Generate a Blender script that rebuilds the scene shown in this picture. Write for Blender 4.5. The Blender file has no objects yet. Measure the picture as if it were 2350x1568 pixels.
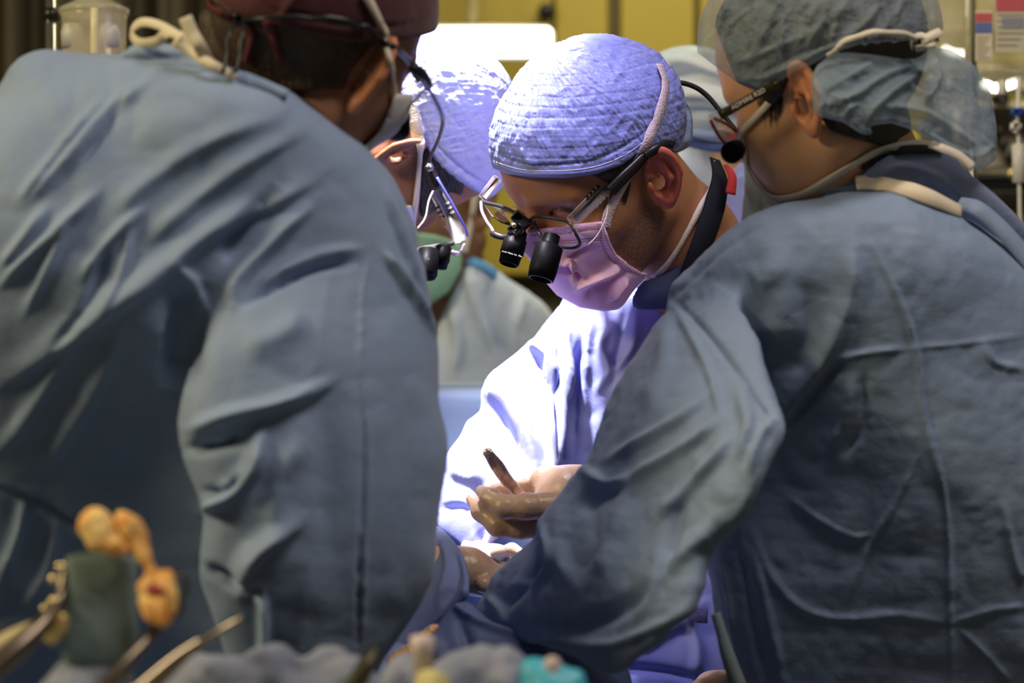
import bpy, math, random
import numpy as np
from mathutils import Vector, Matrix
from mathutils.bvhtree import BVHTree

# ---------------------------------------------------------------- camera, world, lights, exposure
SC = bpy.context.scene
COL = SC.collection
CAM_Z = 1.35
LENS = 85.0
FPX = LENS / 36.0 * 2350.0
FOCUS = 2.55

cd = bpy.data.cameras.new('camera')
cam = bpy.data.objects.new('camera', cd)
COL.objects.link(cam)
cd.lens = LENS
cd.sensor_width = 36.0
cd.clip_start = 0.05
cam.location = (0, 0, CAM_Z)
cam.rotation_euler = (math.radians(90), 0, 0)
cd.dof.use_dof = True
cd.dof.focus_distance = FOCUS
cd.dof.aperture_fstop = 4.0
SC.camera = cam

SC.view_settings.view_transform = 'Standard'
SC.view_settings.look = 'None'
SC.view_settings.gamma = 1.0
SC.view_settings.use_curve_mapping = False
SC.view_settings.exposure = 0.0

w = bpy.data.worlds.new('room_ambient')
SC.world = w
w.use_nodes = True
w.node_tree.nodes['Background'].inputs[0].default_value = (0.42, 0.47, 0.76, 1)
w.node_tree.nodes['Background'].inputs[1].default_value = 0.045


def add_light(name, kind, loc, target, energy, color, size=0.3, spot=None, blend=0.2, size_y=None):
    ld = bpy.data.lights.new(name, kind)
    ld.energy = energy
    ld.color = color
    if kind == 'AREA':
        ld.shape = 'RECTANGLE'
        ld.size = size
        ld.size_y = size_y or size
    elif kind == 'SPOT':
        ld.shadow_soft_size = size
        ld.spot_size = math.radians(spot)
        ld.spot_blend = blend
    else:
        ld.shadow_soft_size = size
    o = bpy.data.objects.new(name, ld)
    COL.objects.link(o)
    o.location = loc
    o.rotation_euler = (Vector(target) - Vector(loc)).to_track_quat('-Z', 'Y').to_euler()
    return o


# overhead surgical lamp (out of frame), second surgical lamp head, room ceiling lights
add_light('surgical_lamp_light', 'SPOT', (-0.30, 2.60, 2.75), (-0.06, 2.74, 1.42), 760, (0.95, 0.90, 1.0), 0.05, 22, 0.30)
add_light('second_lamp_light', 'SPOT', (-0.10, 1.80, 2.85), (0.09, 2.66, 1.36), 108, (0.62, 0.56, 1.0), 0.10, 14.5, 0.6)
add_light('ceiling_light_warm', 'AREA', (-2.3, 1.2, 2.75), (-0.3, 2.05, 1.3), 51, (1.0, 0.82, 0.46), 1.0, size_y=0.4)
add_light('ceiling_light_right', 'AREA', (0.7, 1.45, 3.0), (0.45, 2.2, 1.2), 22, (1.0, 0.88, 0.76), 1.0, size_y=0.4)
add_light('ceiling_light_back', 'AREA', (0.5, 3.7, 3.0), (0.3, 5.2, 1.5), 32, (1.0, 0.90, 0.66), 1.6, size_y=0.5)


# ---------------------------------------------------------------- projection helpers
def P(u, v, d):
    """World point at depth d metres in front of the camera, seen at photograph pixel (u, v)."""
    return np.array([(u - 1175.0) / FPX * d, d, CAM_Z - (v - 784.0) / FPX * d])


def to_px(p):
    p = np.asarray(p)
    return 1175.0 + FPX * p[..., 0] / p[..., 1], 784.0 - FPX * (p[..., 2] - CAM_Z) / p[..., 1]


# ---------------------------------------------------------------- numpy noise, fields, surface nets
def _hash(i, j, k):
    h = (i.astype(np.int64) * 374761393 + j.astype(np.int64) * 668265263 + k.astype(np.int64) * 1274126177) & 0xffffffff
    h = ((h ^ (h >> 13)) * 1274126177) & 0xffffffff
    return ((h ^ (h >> 16)) & 0xffff) / 65535.0


def vnoise(p, scale, seed=0):
    q = np.asarray(p, float) * scale + seed * 17.31
    i = np.floor(q).astype(np.int64)
    f = q - i
    f = f * f * (3 - 2 * f)
    r = 0
    for a in (0, 1):
        for b in (0, 1):
            for c in (0, 1):
                wgt = (f[:, 0] if a else 1 - f[:, 0]) * (f[:, 1] if b else 1 - f[:, 1]) * (f[:, 2] if c else 1 - f[:, 2])
                r = r + wgt * _hash(i[:, 0] + a, i[:, 1] + b, i[:, 2] + c)
    return r * 2 - 1


def smin(a, b, k):
    h = np.clip(0.5 + 0.5 * (b - a) / k, 0, 1)
    return b * (1 - h) + a * h - k * h * (1 - h)


def smax(a, b, k):
    return -smin(-a, -b, k)


def ell(x, y, z, c, r):
    px, py, pz = x - c[0], y - c[1], z - c[2]
    k0 = np.sqrt((px / r[0]) ** 2 + (py / r[1]) ** 2 + (pz / r[2]) ** 2)
    k1 = np.sqrt((px / r[0] ** 2) ** 2 + (py / r[1] ** 2) ** 2 + (pz / r[2] ** 2) ** 2) + 1e-9
    return k0 * (k0 - 1) / k1


def cone(x, y, z, a, b, ra, rb):
    ax, ay, az = a
    bx, by, bz = b[0] - ax, b[1] - ay, b[2] - az
    L = bx * bx + by * by + bz * bz + 1e-12
    h = np.clip(((x - ax) * bx + (y - ay) * by + (z - az) * bz) / L, 0, 1)
    return np.sqrt((x - ax - h * bx) ** 2 + (y - ay - h * by) ** 2 + (z - az - h * bz) ** 2) - (ra + (rb - ra) * h)


def surface_nets(Fv):
    S = Fv < 0
    nx, ny, nz = Fv.shape
    cnt = np.zeros((nx - 1, ny - 1, nz - 1), np.int8)
    for a in (0, 1):
        for b in (0, 1):
            for c in (0, 1):
                cnt += S[a:nx - 1 + a, b:ny - 1 + b, c:nz - 1 + c]
    m = (cnt > 0) & (cnt < 8)
    I, J, K = np.nonzero(m)
    idx = -np.ones(m.shape, np.int64)
    idx[m] = np.arange(len(I))
    acc = np.zeros((len(I), 3))
    n = np.zeros(len(I))
    corners = [(a, b, c) for a in (0, 1) for b in (0, 1) for c in (0, 1)]
    vals = {c: Fv[I + c[0], J + c[1], K + c[2]] for c in corners}
    for c in corners:
        for ax in range(3):
            if c[ax] == 0:
                e = list(c)
                e[ax] = 1
                e = tuple(e)
                fa, fb = vals[c], vals[e]
                x = (fa < 0) != (fb < 0)
                t = np.where(x, fa / np.where(x, fa - fb, 1), 0)
                pos = np.tile(np.array(c, float), (len(I), 1))
                pos[:, ax] += t
                acc += np.where(x[:, None], pos, 0)
                n += x
    V = acc / n[:, None] + np.stack([I, J, K], 1)
    faces = []
    for ax in range(3):
        sl0 = [slice(1, -1)] * 3
        sl1 = [slice(1, -1)] * 3
        sl0[ax] = slice(0, -1)
        sl1[ax] = slice(1, None)
        A, B = S[tuple(sl0)], S[tuple(sl1)]
        ii = np.argwhere(A != B)
        if len(ii) == 0:
            continue
        sg = A[tuple(ii.T)]
        off = np.ones(3, int)
        off[ax] = 0
        base = ii + off
        o1, o2 = [(1, 2), (2, 0), (0, 1)][ax]
        q = []
        for d1, d2 in ((-1, -1), (0, -1), (0, 0), (-1, 0)):
            cc = base.copy()
            cc[:, o1] += d1
            cc[:, o2] += d2
            q.append(idx[tuple(cc.T)])
        q = np.stack(q, 1)
        q[~sg] = q[~sg][:, ::-1]
        faces.append(q)
    return V, np.concatenate(faces)


def flip(V, Q):
    c = V.mean(0)
    a, b, d = V[Q[:, 0]] - c, V[Q[:, 1]] - c, V[Q[:, 2]] - c
    return Q[:, ::-1].copy() if (a * np.cross(b, d)).sum() < 0 else Q


def mesh_field(fn, lo, hi, h, coarse=4, band=2.4):
    """fn(x, y, z) -> signed distance; narrow band evaluation, then surface nets in the box lo..hi."""
    lo = np.array(lo, float)
    h = np.array(h if np.ndim(h) else (h, h, h), float)
    n = np.ceil((np.array(hi) - lo) / (h * coarse)).astype(int) + 1
    ax = [lo[i] + np.arange(n[i]) * h[i] * coarse for i in range(3)]
    X, Y, Z = np.meshgrid(*ax, indexing='ij')
    Fc = fn(X.ravel(), Y.ravel(), Z.ravel()).reshape(X.shape)
    N = (n - 1) * coarse + 1
    fi = [np.minimum((np.arange(N[i]) + coarse // 2) // coarse, n[i] - 1) for i in range(3)]
    Fv = Fc[np.ix_(*fi)]
    m = np.abs(Fv) < band * coarse * h.max()
    I, J, K = np.nonzero(m)
    Fv[m] = fn(lo[0] + I * h[0], lo[1] + J * h[1], lo[2] + K * h[2])
    Fv[[0, -1], :, :] = np.maximum(Fv[[0, -1], :, :], 1e-4)
    Fv[:, [0, -1], :] = np.maximum(Fv[:, [0, -1], :], 1e-4)
    Fv[:, :, [0, -1]] = np.maximum(Fv[:, :, [0, -1]], 1e-4)
    V, Q = surface_nets(Fv)
    return lo + V * h, flip(lo + V * h, Q)


def vnormals(V, Q):
    a = V[Q[:, 2]] - V[Q[:, 0]]
    b = V[Q[:, 3 if Q.shape[1] == 4 else 1]] - V[Q[:, 1 if Q.shape[1] == 4 else 0]]
    fn = np.cross(a, b) if Q.shape[1] == 4 else np.cross(b, a)
    N = np.zeros_like(V)
    for c in range(Q.shape[1]):
        for k in range(3):
            N[:, k] += np.bincount(Q[:, c], fn[:, k], len(V))
    return N / (np.linalg.norm(N, axis=1, keepdims=True) + 1e-12)


def relax(V, Q, it=2, lam=0.5):
    for _ in range(it):
        acc = np.zeros_like(V)
        n = np.zeros(len(V))
        k = Q.shape[1]
        for c in range(k):
            d = (c + 1) % k
            for s, e in ((c, d), (d, c)):
                for ax in range(3):
                    acc[:, ax] += np.bincount(Q[:, s], V[Q[:, e], ax], len(V))
                n += np.bincount(Q[:, s], minlength=len(V))
        V = V + lam * (acc / np.maximum(n, 1)[:, None] - V)
    return V


def catmull(pts, per=8, closed=False):
    p = np.array(pts, float)
    n = len(p)
    out = []
    rng = range(n) if closed else range(n - 1)
    for i in rng:
        if closed:
            p0, p1, p2, p3 = p[i - 1], p[i], p[(i + 1) % n], p[(i + 2) % n]
        else:
            p1, p2 = p[i], p[i + 1]
            p0 = p[i - 1] if i else 2 * p1 - p2
            p3 = p[i + 2] if i + 2 < n else 2 * p2 - p1
        for t in np.arange(per) / per:
            out.append(0.5 * ((2 * p1) + (-p0 + p2) * t + (2 * p0 - 5 * p1 + 4 * p2 - p3) * t * t + (-p0 + 3 * p1 - 3 * p2 + p3) * t ** 3))
    if not closed:
        out.append(p[-1])
    return np.array(out)


def poly_sd(U, V, poly):
    """signed distance to closed polygon, positive inside."""
    d = np.full(U.shape, 1e9)
    ins = np.zeros(U.shape, bool)
    n = len(poly)
    for i in range(n):
        a, b = poly[i], poly[(i + 1) % n]
        e = b - a
        L = e @ e + 1e-9
        t = np.clip(((U - a[0]) * e[0] + (V - a[1]) * e[1]) / L, 0, 1)
        d = np.minimum(d, (U - a[0] - t * e[0]) ** 2 + (V - a[1] - t * e[1]) ** 2)
        c = (a[1] > V) != (b[1] > V)
        if abs(e[1]) > 1e-9:
            ins ^= c & (U < e[0] * (V - a[1]) / e[1] + a[0])
    return np.where(ins, 1, -1) * np.sqrt(d)


def tps(ctrl):
    c = np.array(ctrl, float)
    xy = c[:, :2] / 500.0
    n = len(c)
    if n < 3:
        return lambda u, v: np.full(np.shape(u), c[:, 2].mean())

    def kf(r2):
        return 0.5 * r2 * np.log(r2 + 1e-9)
    Kd = kf(((xy[:, None] - xy[None]) ** 2).sum(-1)) + np.eye(n) * 1e-3
    A = np.zeros((n + 3, n + 3))
    A[:n, :n] = Kd
    A[:n, n] = 1
    A[:n, n + 1:] = xy
    A[n:, :n] = A[:n, n:].T
    A += np.eye(n + 3) * 1e-9
    s = np.linalg.solve(A, np.concatenate([c[:, 2], [0, 0, 0]]))

    def ev(u, v):
        u = np.asarray(u) / 500.0
        v = np.asarray(v) / 500.0
        r = s[n] + s[n + 1] * u + s[n + 2] * v
        for i in range(n):
            r = r + s[i] * kf((u - xy[i, 0]) ** 2 + (v - xy[i, 1]) ** 2)
        return r
    return ev


class Inflate:
    """A body of cloth with a given outline and a rounded cross-section about a centre sheet of given depths."""

    def __init__(self, outline, depths, q=1.0, tmax=0.2, cell=12.0, smooth=True):
        self.poly = catmull(outline, 6, True) if smooth else np.array(outline, float)
        self.dep = tps(depths)
        self.q, self.tmax, self.c = q, tmax, cell
        lo = self.poly.min(0) - 6 * cell
        hi = self.poly.max(0) + 6 * cell
        self.lo = lo
        nu, nv = np.ceil((hi - lo) / cell).astype(int) + 1
        U, V = np.meshgrid(lo[0] + np.arange(nu) * cell, lo[1] + np.arange(nv) * cell, indexing='ij')
        s = poly_sd(U, V, self.poly)
        ins = s > 0
        h = np.where(ins, s, 0) * 0.5 * np.abs(s).max()
        levels = [8, 4, 2, 1]
        h = None
        for L in levels:
            m = ins[::L, ::L]
            cc = cell * L
            if h is None:
                hh = np.where(m, s[::L, ::L] * s.max() * 0.7, 0)
            else:
                ix = np.minimum(np.arange(m.shape[0]) // 2, h.shape[0] - 1)
                iy = np.minimum(np.arange(m.shape[1]) // 2, h.shape[1] - 1)
                hh = np.where(m, h[np.ix_(ix, iy)], 0)
            for _ in range(160 if L > 1 else 60):
                g = np.zeros_like(hh)
                g[1:-1, 1:-1] = 0.25 * (hh[2:, 1:-1] + hh[:-2, 1:-1] + hh[1:-1, 2:] + hh[1:-1, :-2] + cc * cc)
                hh = np.where(m, g, 0)
            h = hh
        ok = s > 1.5 * cell
        num = np.where(ok, h / np.maximum(s, 1e-6), 0)
        den = ok.astype(float)

        def blur(a):
            b = a.copy()
            b[1:-1, 1:-1] = (a[1:-1, 1:-1] * 4 + 2 * (a[2:, 1:-1] + a[:-2, 1:-1] + a[1:-1, 2:] + a[1:-1, :-2]) + a[2:, 2:] + a[:-2, 2:] + a[2:, :-2] + a[:-2, :-2]) / 16
            return b
        for _ in range(7):
            num, den = blur(num), blur(den)
        ratio = np.where(den > 1e-4, num / np.maximum(den, 1e-4), cell)
        self.S = s
        self.R = ratio
        self.dim = (nu, nv)

    def _bil(self, A, u, v):
        x = np.clip((u - self.lo[0]) / self.c, 0, self.dim[0] - 1.001)
        y = np.clip((v - self.lo[1]) / self.c, 0, self.dim[1] - 1.001)
        i, j = x.astype(int), y.astype(int)
        fx, fy = x - i, y - j
        return (A[i, j] * (1 - fx) + A[i + 1, j] * fx) * (1 - fy) + (A[i, j + 1] * (1 - fx) + A[i + 1, j + 1] * fx) * fy

    def field(self, u, v, d):
        key = len(u)
        s = self._bil(self.S, u, v)
        h = s * self._bil(self.R, u, v)
        k = self.q * d / FPX
        T = 2 * h * k * k
        T = np.where(T > 0, T / (1 + T / self.tmax ** 2), T)
        e = d - self.dep(u, v)
        return (e * e - T) / (2 * np.sqrt(np.maximum(T, 0)) + 0.05)


def mesh_inflate(parts, cell=6.0, dd=0.006, k=0.02, extra=None, pad=0.05, dlo=None, dhi=None):
    lo = np.min([p.poly.min(0) for p in parts], 0) - 3 * cell
    hi = np.max([p.poly.max(0) for p in parts], 0) + 3 * cell
    if dlo is None:
        ds = []
        for p in parts:
            g = p.dep(p.poly[:, 0], p.poly[:, 1])
            ds += [g.min() - p.tmax - 0.02, g.max() + p.tmax + 0.02]
        dlo, dhi = min(ds), max(ds)

    def fn(u, v, d):
        f = None
        for p in parts:
            g = p.field(u, v, d)
            f = g if f is None else smin(f, g, k)
        if extra is not None:
            f = extra(u, v, d, f)
        return f
    # work in a grid whose three axes are scaled to similar units
    sc = 2.2 / FPX

    def fs(a, b, c):
        return fn(a / sc, b / sc, c)
    V, Q = mesh_field(fs, (lo[0] * sc, lo[1] * sc, dlo), (hi[0] * sc, hi[1] * sc, dhi), (cell * sc, cell * sc, dd), band=3.0)
    u, v, d = V[:, 0] / sc, V[:, 1] / sc, V[:, 2]
    W = np.stack([(u - 1175) / FPX * d, d, CAM_Z - (v - 784) / FPX * d], 1)
    return W, flip(W, Q)


def fold(V, Q, strokes, facing=True):
    """Raise cloth folds: each stroke is (points in px, half width px, height m[, sharpness])."""
    N = vnormals(V, Q)
    u, v = to_px(V)
    view = V - np.array([0, 0, CAM_Z])
    view /= np.linalg.norm(view, axis=1, keepdims=True)
    fw = np.clip(-(N * view).sum(1) * 3 + 0.3, 0, 1) if facing else 1.0
    disp = np.zeros(len(V))
    for st in strokes:
        pts, wd, amp = st[0], st[1], st[2]
        asym = st[3] if len(st) > 3 else 1.0
        p = catmull(pts, 6) if len(pts) > 2 else np.array(pts, float)
        r = wd * 4 * max(1.0, asym)
        sel = np.nonzero((u > p[:, 0].min() - r) & (u < p[:, 0].max() + r) & (v > p[:, 1].min() - r) & (v < p[:, 1].max() + r))[0]
        if len(sel) == 0:
            continue
        uu, vv = u[sel], v[sel]
        best = np.full(len(sel), 1e9)
        sgn = np.zeros(len(sel))
        par = np.zeros(len(sel))
        n = len(p) - 1
        for i in range(n):
            e = p[i + 1] - p[i]
            L = e @ e + 1e-9
            t = np.clip(((uu - p[i, 0]) * e[0] + (vv - p[i, 1]) * e[1]) / L, 0, 1)
            dx, dy = uu - p[i, 0] - t * e[0], vv - p[i, 1] - t * e[1]
            dd = np.sqrt(dx * dx + dy * dy)
            b = dd < best
            best = np.where(b, dd, best)
            sgn = np.where(b, np.sign(e[0] * dy - e[1] * dx), sgn)
            par = np.where(b, (i + t) / n, par)
        ww = np.where(sgn > 0, wd * asym, wd / asym)
        prof = np.exp(-(best / ww) ** 2)
        taper = np.clip(np.minimum(par, 1 - par) * 4 + 0.15, 0, 1)
        disp[sel] += amp * prof * taper
    return V + N * (disp * fw)[:, None]


def crumple(V, Q, amp, scale, seed=0, facing=True):
    """small sharp creases of stiff nonwoven cloth."""
    N = vnormals(V, Q)
    a = np.abs(vnoise(V, scale, seed)) + .5 * np.abs(vnoise(V, scale * 2.3, seed + 4))
    b = vnoise(V, scale * .5, seed + 9)
    return V + N * (amp * (a - .35) * (.6 + .8 * np.clip(b + .2, 0, 1)))[:, None]


# ---------------------------------------------------------------- materials
def mat(name, base, rough=0.6, metal=0.0, c2=None, cscale=8.0, cdetail=3.0, bumps=(), sss=0.0, sss_r=(0.01, 0.004, 0.002),
        spec=0.5, trans=0.0, ior=1.45, alpha=1.0, translucent=0.0, sheen=0.0, emit=None, estr=0.0, coords='Object', attr=None, stretch=(1, 1, 1), coat=0.0):
    m = bpy.data.materials.new(name)
    m.use_nodes = True
    nt = m.node_tree
    N, L = nt.nodes, nt.links
    b = N['Principled BSDF']
    b.inputs['Base Color'].default_value = (*base, 1)
    b.inputs['Roughness'].default_value = rough
    b.inputs['Metallic'].default_value = metal
    b.inputs['Specular IOR Level'].default_value = spec
    b.inputs['Transmission Weight'].default_value = trans
    b.inputs['IOR'].default_value = ior
    b.inputs['Sheen Weight'].default_value = sheen
    b.inputs['Coat Weight'].default_value = coat
    if sss:
        b.inputs['Subsurface Weight'].default_value = sss
        b.inputs['Subsurface Radius'].default_value = (1.0, 0.4, 0.25)
        b.inputs['Subsurface Scale'].default_value = sss_r[0]
    if emit:
        b.inputs['Emission Color'].default_value = (*emit, 1)
        b.inputs['Emission Strength'].default_value = estr
    if attr:
        a = N.new('ShaderNodeAttribute')
        a.attribute_name = attr
        src = a.outputs['Vector']
    else:
        tc = N.new('ShaderNodeTexCoord')
        src = tc.outputs[coords]
    mp = N.new('ShaderNodeMapping')
    mp.inputs['Scale'].default_value = stretch
    L.new(src, mp.inputs['Vector'])
    vec = mp.outputs['Vector']
    if c2 is not None:
        nz = N.new('ShaderNodeTexNoise')
        nz.inputs['Scale'].default_value = cscale
        nz.inputs['Detail'].default_value = cdetail
        L.new(vec, nz.inputs['Vector'])
        rp = N.new('ShaderNodeValToRGB')
        rp.color_ramp.elements[0].position = 0.35
        rp.color_ramp.elements[0].color = (*base, 1)
        rp.color_ramp.elements[1].position = 0.65
        rp.color_ramp.elements[1].color = (*c2, 1)
        L.new(nz.outputs['Fac'], rp.inputs['Fac'])
        L.new(rp.outputs['Color'], b.inputs['Base Color'])
    prev = None
    for bp in bumps:
        kind, scale, strength, dist = bp[:4]
        if kind == 'noise':
            t = N.new('ShaderNodeTexNoise')
            t.inputs['Detail'].default_value = bp[4] if len(bp) > 4 else 3.0
            out = t.outputs['Fac']
        elif kind == 'voronoi':
            t = N.new('ShaderNodeTexVoronoi')
            t.feature = 'DISTANCE_TO_EDGE' if len(bp) > 4 else 'F1'
            out = t.outputs['Distance']
        else:
            t = N.new('ShaderNodeTexWave')
            t.bands_direction = bp[4] if len(bp) > 4 else 'Z'
            t.inputs['Distortion'].default_value = bp[5] if len(bp) > 5 else 0.0
            t.inputs['Detail'].default_value = 1.0
            out = t.outputs['Fac']
        t.inputs['Scale'].default_value = scale
        L.new(vec, t.inputs['Vector'])
        bn = N.new('ShaderNodeBump')
        bn.inputs['Strength'].default_value = strength
        bn.inputs['Distance'].default_value = dist
        L.new(out, bn.inputs['Height'])
        if prev:
            L.new(prev, bn.inputs['Normal'])
        prev = bn.outputs['Normal']
    if prev:
        L.new(prev, b.inputs['Normal'])
    out = N['Material Output']
    cur = b.outputs[0]
    if translucent:
        tr = N.new('ShaderNodeBsdfTranslucent')
        tr.inputs['Color'].default_value = (*base, 1)
        mx = N.new('ShaderNodeMixShader')
        mx.inputs[0].default_value = translucent
        L.new(cur, mx.inputs[1])
        L.new(tr.outputs[0], mx.inputs[2])
        cur = mx.outputs[0]
    if alpha < 1:
        tp = N.new('ShaderNodeBsdfTransparent')
        mx = N.new('ShaderNodeMixShader')
        mx.inputs[0].default_value = alpha
        L.new(tp.outputs[0], mx.inputs[1])
        L.new(cur, mx.inputs[2])
        cur = mx.outputs[0]
    L.new(cur, out.inputs[0])
    m['bsdf'] = b.name
    return m


# ---------------------------------------------------------------- objects
ORIGIN = {}


def link(o, parent=None):
    COL.objects.link(o)
    if parent is not None:
        o.parent = parent
    return o


def world_origin(parent):
    if parent is None:
        return np.zeros(3)
    o = np.array(parent.location)
    while parent.parent is not None:
        parent = parent.parent
        o = o + np.array(parent.location)
    return o


def obj(name, V, F, m, parent=None, smooth=True, attrs=None, origin=None):
    V = np.asarray(V, float)
    base = world_origin(parent)
    loc = np.zeros(3)
    if parent is None:
        loc = np.array(origin) if origin is not None else np.array([V[:, 0].mean(), V[:, 1].mean(), V[:, 2].min()])
    me = bpy.data.meshes.new(name)
    W = V - base - loc
    if isinstance(F, np.ndarray):
        me.vertices.add(len(W))
        me.vertices.foreach_set('co', W.astype(np.float32).ravel())
        k = F.shape[1]
        me.loops.add(F.size)
        me.loops.foreach_set('vertex_index', F.astype(np.int32).ravel())
        me.polygons.add(len(F))
        me.polygons.foreach_set('loop_start', np.arange(0, F.size, k, dtype=np.int32))
        me.update(calc_edges=True)
        me.validate()
    else:
        me.from_pydata(W.tolist(), [], [list(map(int, f)) for f in F])
    if smooth:
        me.polygons.foreach_set('use_smooth', np.ones(len(me.polygons), bool))
    if attrs:
        for an, av in attrs.items():
            a = me.attributes.new(an, 'FLOAT_VECTOR', 'POINT')
            a.data.foreach_set('vector', np.asarray(av, np.float32).ravel())
    if m is not None:
        me.materials.append(m)
    o = bpy.data.objects.new(name, me)
    o.location = loc
    return link(o, parent)


def thing(name, label, cat, loc, group=None):
    o = bpy.data.objects.new(name, None)
    o.empty_display_size = 0.05
    o.location = tuple(float(x) for x in loc)
    link(o)
    o['label'] = label
    o['category'] = cat
    if group:
        o['group'] = group
    return o


def tag(o, label, cat, group=None):
    o['label'] = label
    o['category'] = cat
    if group:
        o['group'] = group
    return o


def struct(o):
    o['kind'] = 'structure'
    return o


def merge(parts):
    Vs, Fs, n = [], [], 0
    for V, F in parts:
        Vs.append(np.asarray(V, float))
        Fs += [[int(i) + n for i in f] for f in F]
        n += len(V)
    return np.concatenate(Vs), Fs


def box(lo, hi, R=None, c=None, bevel=0.0):
    """bevelled box; bevel done by chamfering every edge and corner."""
    lo, hi = np.array(lo, float), np.array(hi, float)
    b = min(bevel, (hi - lo).min() * 0.45)
    if b <= 0:
        V = np.array([[x, y, z] for x in (lo[0], hi[0]) for y in (lo[1], hi[1]) for z in (lo[2], hi[2])])
        F = [[0, 1, 3, 2], [4, 6, 7, 5], [0, 4, 5, 1], [2, 3, 7, 6], [0, 2, 6, 4], [1, 5, 7, 3]]
    else:
        V, ids = [], {}
        for sx in (0, 1):
            for sy in (0, 1):
                for sz in (0, 1):
                    s = (sx, sy, sz)
                    for ax in range(3):
                        p = [(lo[i] + b, hi[i] - b)[s[i]] for i in range(3)]
                        p[ax] = (lo[ax], hi[ax])[s[ax]]
                        ids[s, ax] = len(V)
                        V.append(p)
        F = []
        for ax in range(3):
            o1, o2 = (ax + 1) % 3, (ax + 2) % 3
            for sd in (0, 1):
                q = []
                for a, bb in ((0, 0), (1, 0), (1, 1), (0, 1)):
                    s = [0, 0, 0]
                    s[ax], s[o1], s[o2] = sd, a, bb
                    q.append(ids[tuple(s), ax])
                F.append(q if sd else q[::-1])
        for ax in range(3):
            o1, o2 = (ax + 1) % 3, (ax + 2) % 3
            for a in (0, 1):
                for bb in (0, 1):
                    s0, s1 = [0, 0, 0], [0, 0, 0]
                    s0[ax], s1[ax] = 0, 1
                    for s in (s0, s1):
                        s[o1], s[o2] = a, bb
                    s0, s1 = tuple(s0), tuple(s1)
                    q = [ids[s0, o1], ids[s1, o1], ids[s1, o2], ids[s0, o2]]
                    F.append(q if (a == bb) else q[::-1])
        for sx in (0, 1):
            for sy in (0, 1):
                for sz in (0, 1):
                    s = (sx, sy, sz)
                    t = [ids[s, 0], ids[s, 1], ids[s, 2]]
                    F.append(t if (sx + sy + sz) % 2 else t[::-1])
        V = np.array(V)
    if R is not None:
        V = V @ np.array(R).T
    if c is not None:
        V = V + np.array(c)
    return V, F


def tube(pts, rad, seg=10, per=6, smooth=True, flat=1.0, up=None):
    p = catmull(pts, per) if (smooth and len(pts) > 2) else np.array(pts, float)
    n = len(p)
    r = np.interp(np.linspace(0, 1, n), np.linspace(0, 1, len(rad)), rad) if np.ndim(rad) else np.full(n, rad)
    T = np.gradient(p, axis=0)
    T /= np.linalg.norm(T, axis=1, keepdims=True) + 1e-12
    ref = np.array(up if up is not None else (0.0, 0.0, 1.0), float)
    if up is None and abs(T[0] @ ref) > 0.9:
        ref = np.array([1.0, 0, 0])
    V = []
    nrm = ref - T[0] * (ref @ T[0])
    for i in range(n):
        if up is not None:
            nrm = ref - T[i] * (ref @ T[i])
        else:
            nrm = nrm - T[i] * (nrm @ T[i])
        nrm = nrm / (np.linalg.norm(nrm) + 1e-12)
        bi = np.cross(T[i], nrm)
        for k in range(seg):
            a = 2 * math.pi * k / seg
            V.append(p[i] + r[i] * (math.cos(a) * nrm * flat + math.sin(a) * bi))
    F = []
    for i in range(n - 1):
        for k in range(seg):
            k2 = (k + 1) % seg
            F.append([i * seg + k, i * seg + k2, (i + 1) * seg + k2, (i + 1) * seg + k])
    F.append(list(range(seg))[::-1])
    F.append([(n - 1) * seg + k for k in range(seg)])
    return np.array(V), F


def lathe(profile, a, b, seg=28):
    """profile: list of (t along a->b in metres, radius); solid of revolution."""
    a, b = np.array(a, float), np.array(b, float)
    T = (b - a) / np.linalg.norm(b - a)
    ref = np.array([0, 0, 1.0]) if abs(T[2]) < 0.9 else np.array([1.0, 0, 0])
    n = ref - T * (ref @ T)
    n /= np.linalg.norm(n)
    bi = np.cross(T, n)
    V, F = [], []
    for t, r in profile:
        for k in range(seg):
            g = 2 * math.pi * k / seg
            V.append(a + T * t + max(r, 1e-5) * (math.cos(g) * n + math.sin(g) * bi))
    for i in range(len(profile) - 1):
        for k in range(seg):
            k2 = (k + 1) % seg
            F.append([i * seg + k, i * seg + k2, (i + 1) * seg + k2, (i + 1) * seg + k])
    F.append(list(range(seg))[::-1])
    F.append([(len(profile) - 1) * seg + k for k in range(seg)])
    return np.array(V), F


def ribbon(pts, normals, width, thick=0.0012, per=6, wscale=None):
    """flat band with thickness along 3D points; normals per point."""
    p = catmull(pts, per) if len(pts) > 2 else np.array(pts, float)
    nn = catmull(normals, per) if len(pts) > 2 else np.array(normals, float)
    nn /= np.linalg.norm(nn, axis=1, keepdims=True) + 1e-12
    T = np.gradient(p, axis=0)
    T /= np.linalg.norm(T, axis=1, keepdims=True) + 1e-12
    lat = np.cross(T, nn)
    lat /= np.linalg.norm(lat, axis=1, keepdims=True) + 1e-12
    n = len(p)
    ws = np.interp(np.linspace(0, 1, n), np.linspace(0, 1, len(wscale)), wscale) if wscale is not None else np.ones(n)
    V = []
    for i in range(n):
        hw = width * 0.5 * ws[i]
        for a, b in ((-1, 0), (-0.9, 1), (0.9, 1), (1, 0), (0.9, -0.2), (-0.9, -0.2)):
            V.append(p[i] + lat[i] * a * hw + nn[i] * b * thick)
    F = []
    for i in range(n - 1):
        for k in range(6):
            k2 = (k + 1) % 6
            F.append([i * 6 + k, (i + 1) * 6 + k, (i + 1) * 6 + k2, i * 6 + k2])
    F.append([0, 1, 2, 3, 4, 5])
    F.append([(n - 1) * 6 + k for k in range(6)][::-1])
    return np.array(V), F


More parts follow.
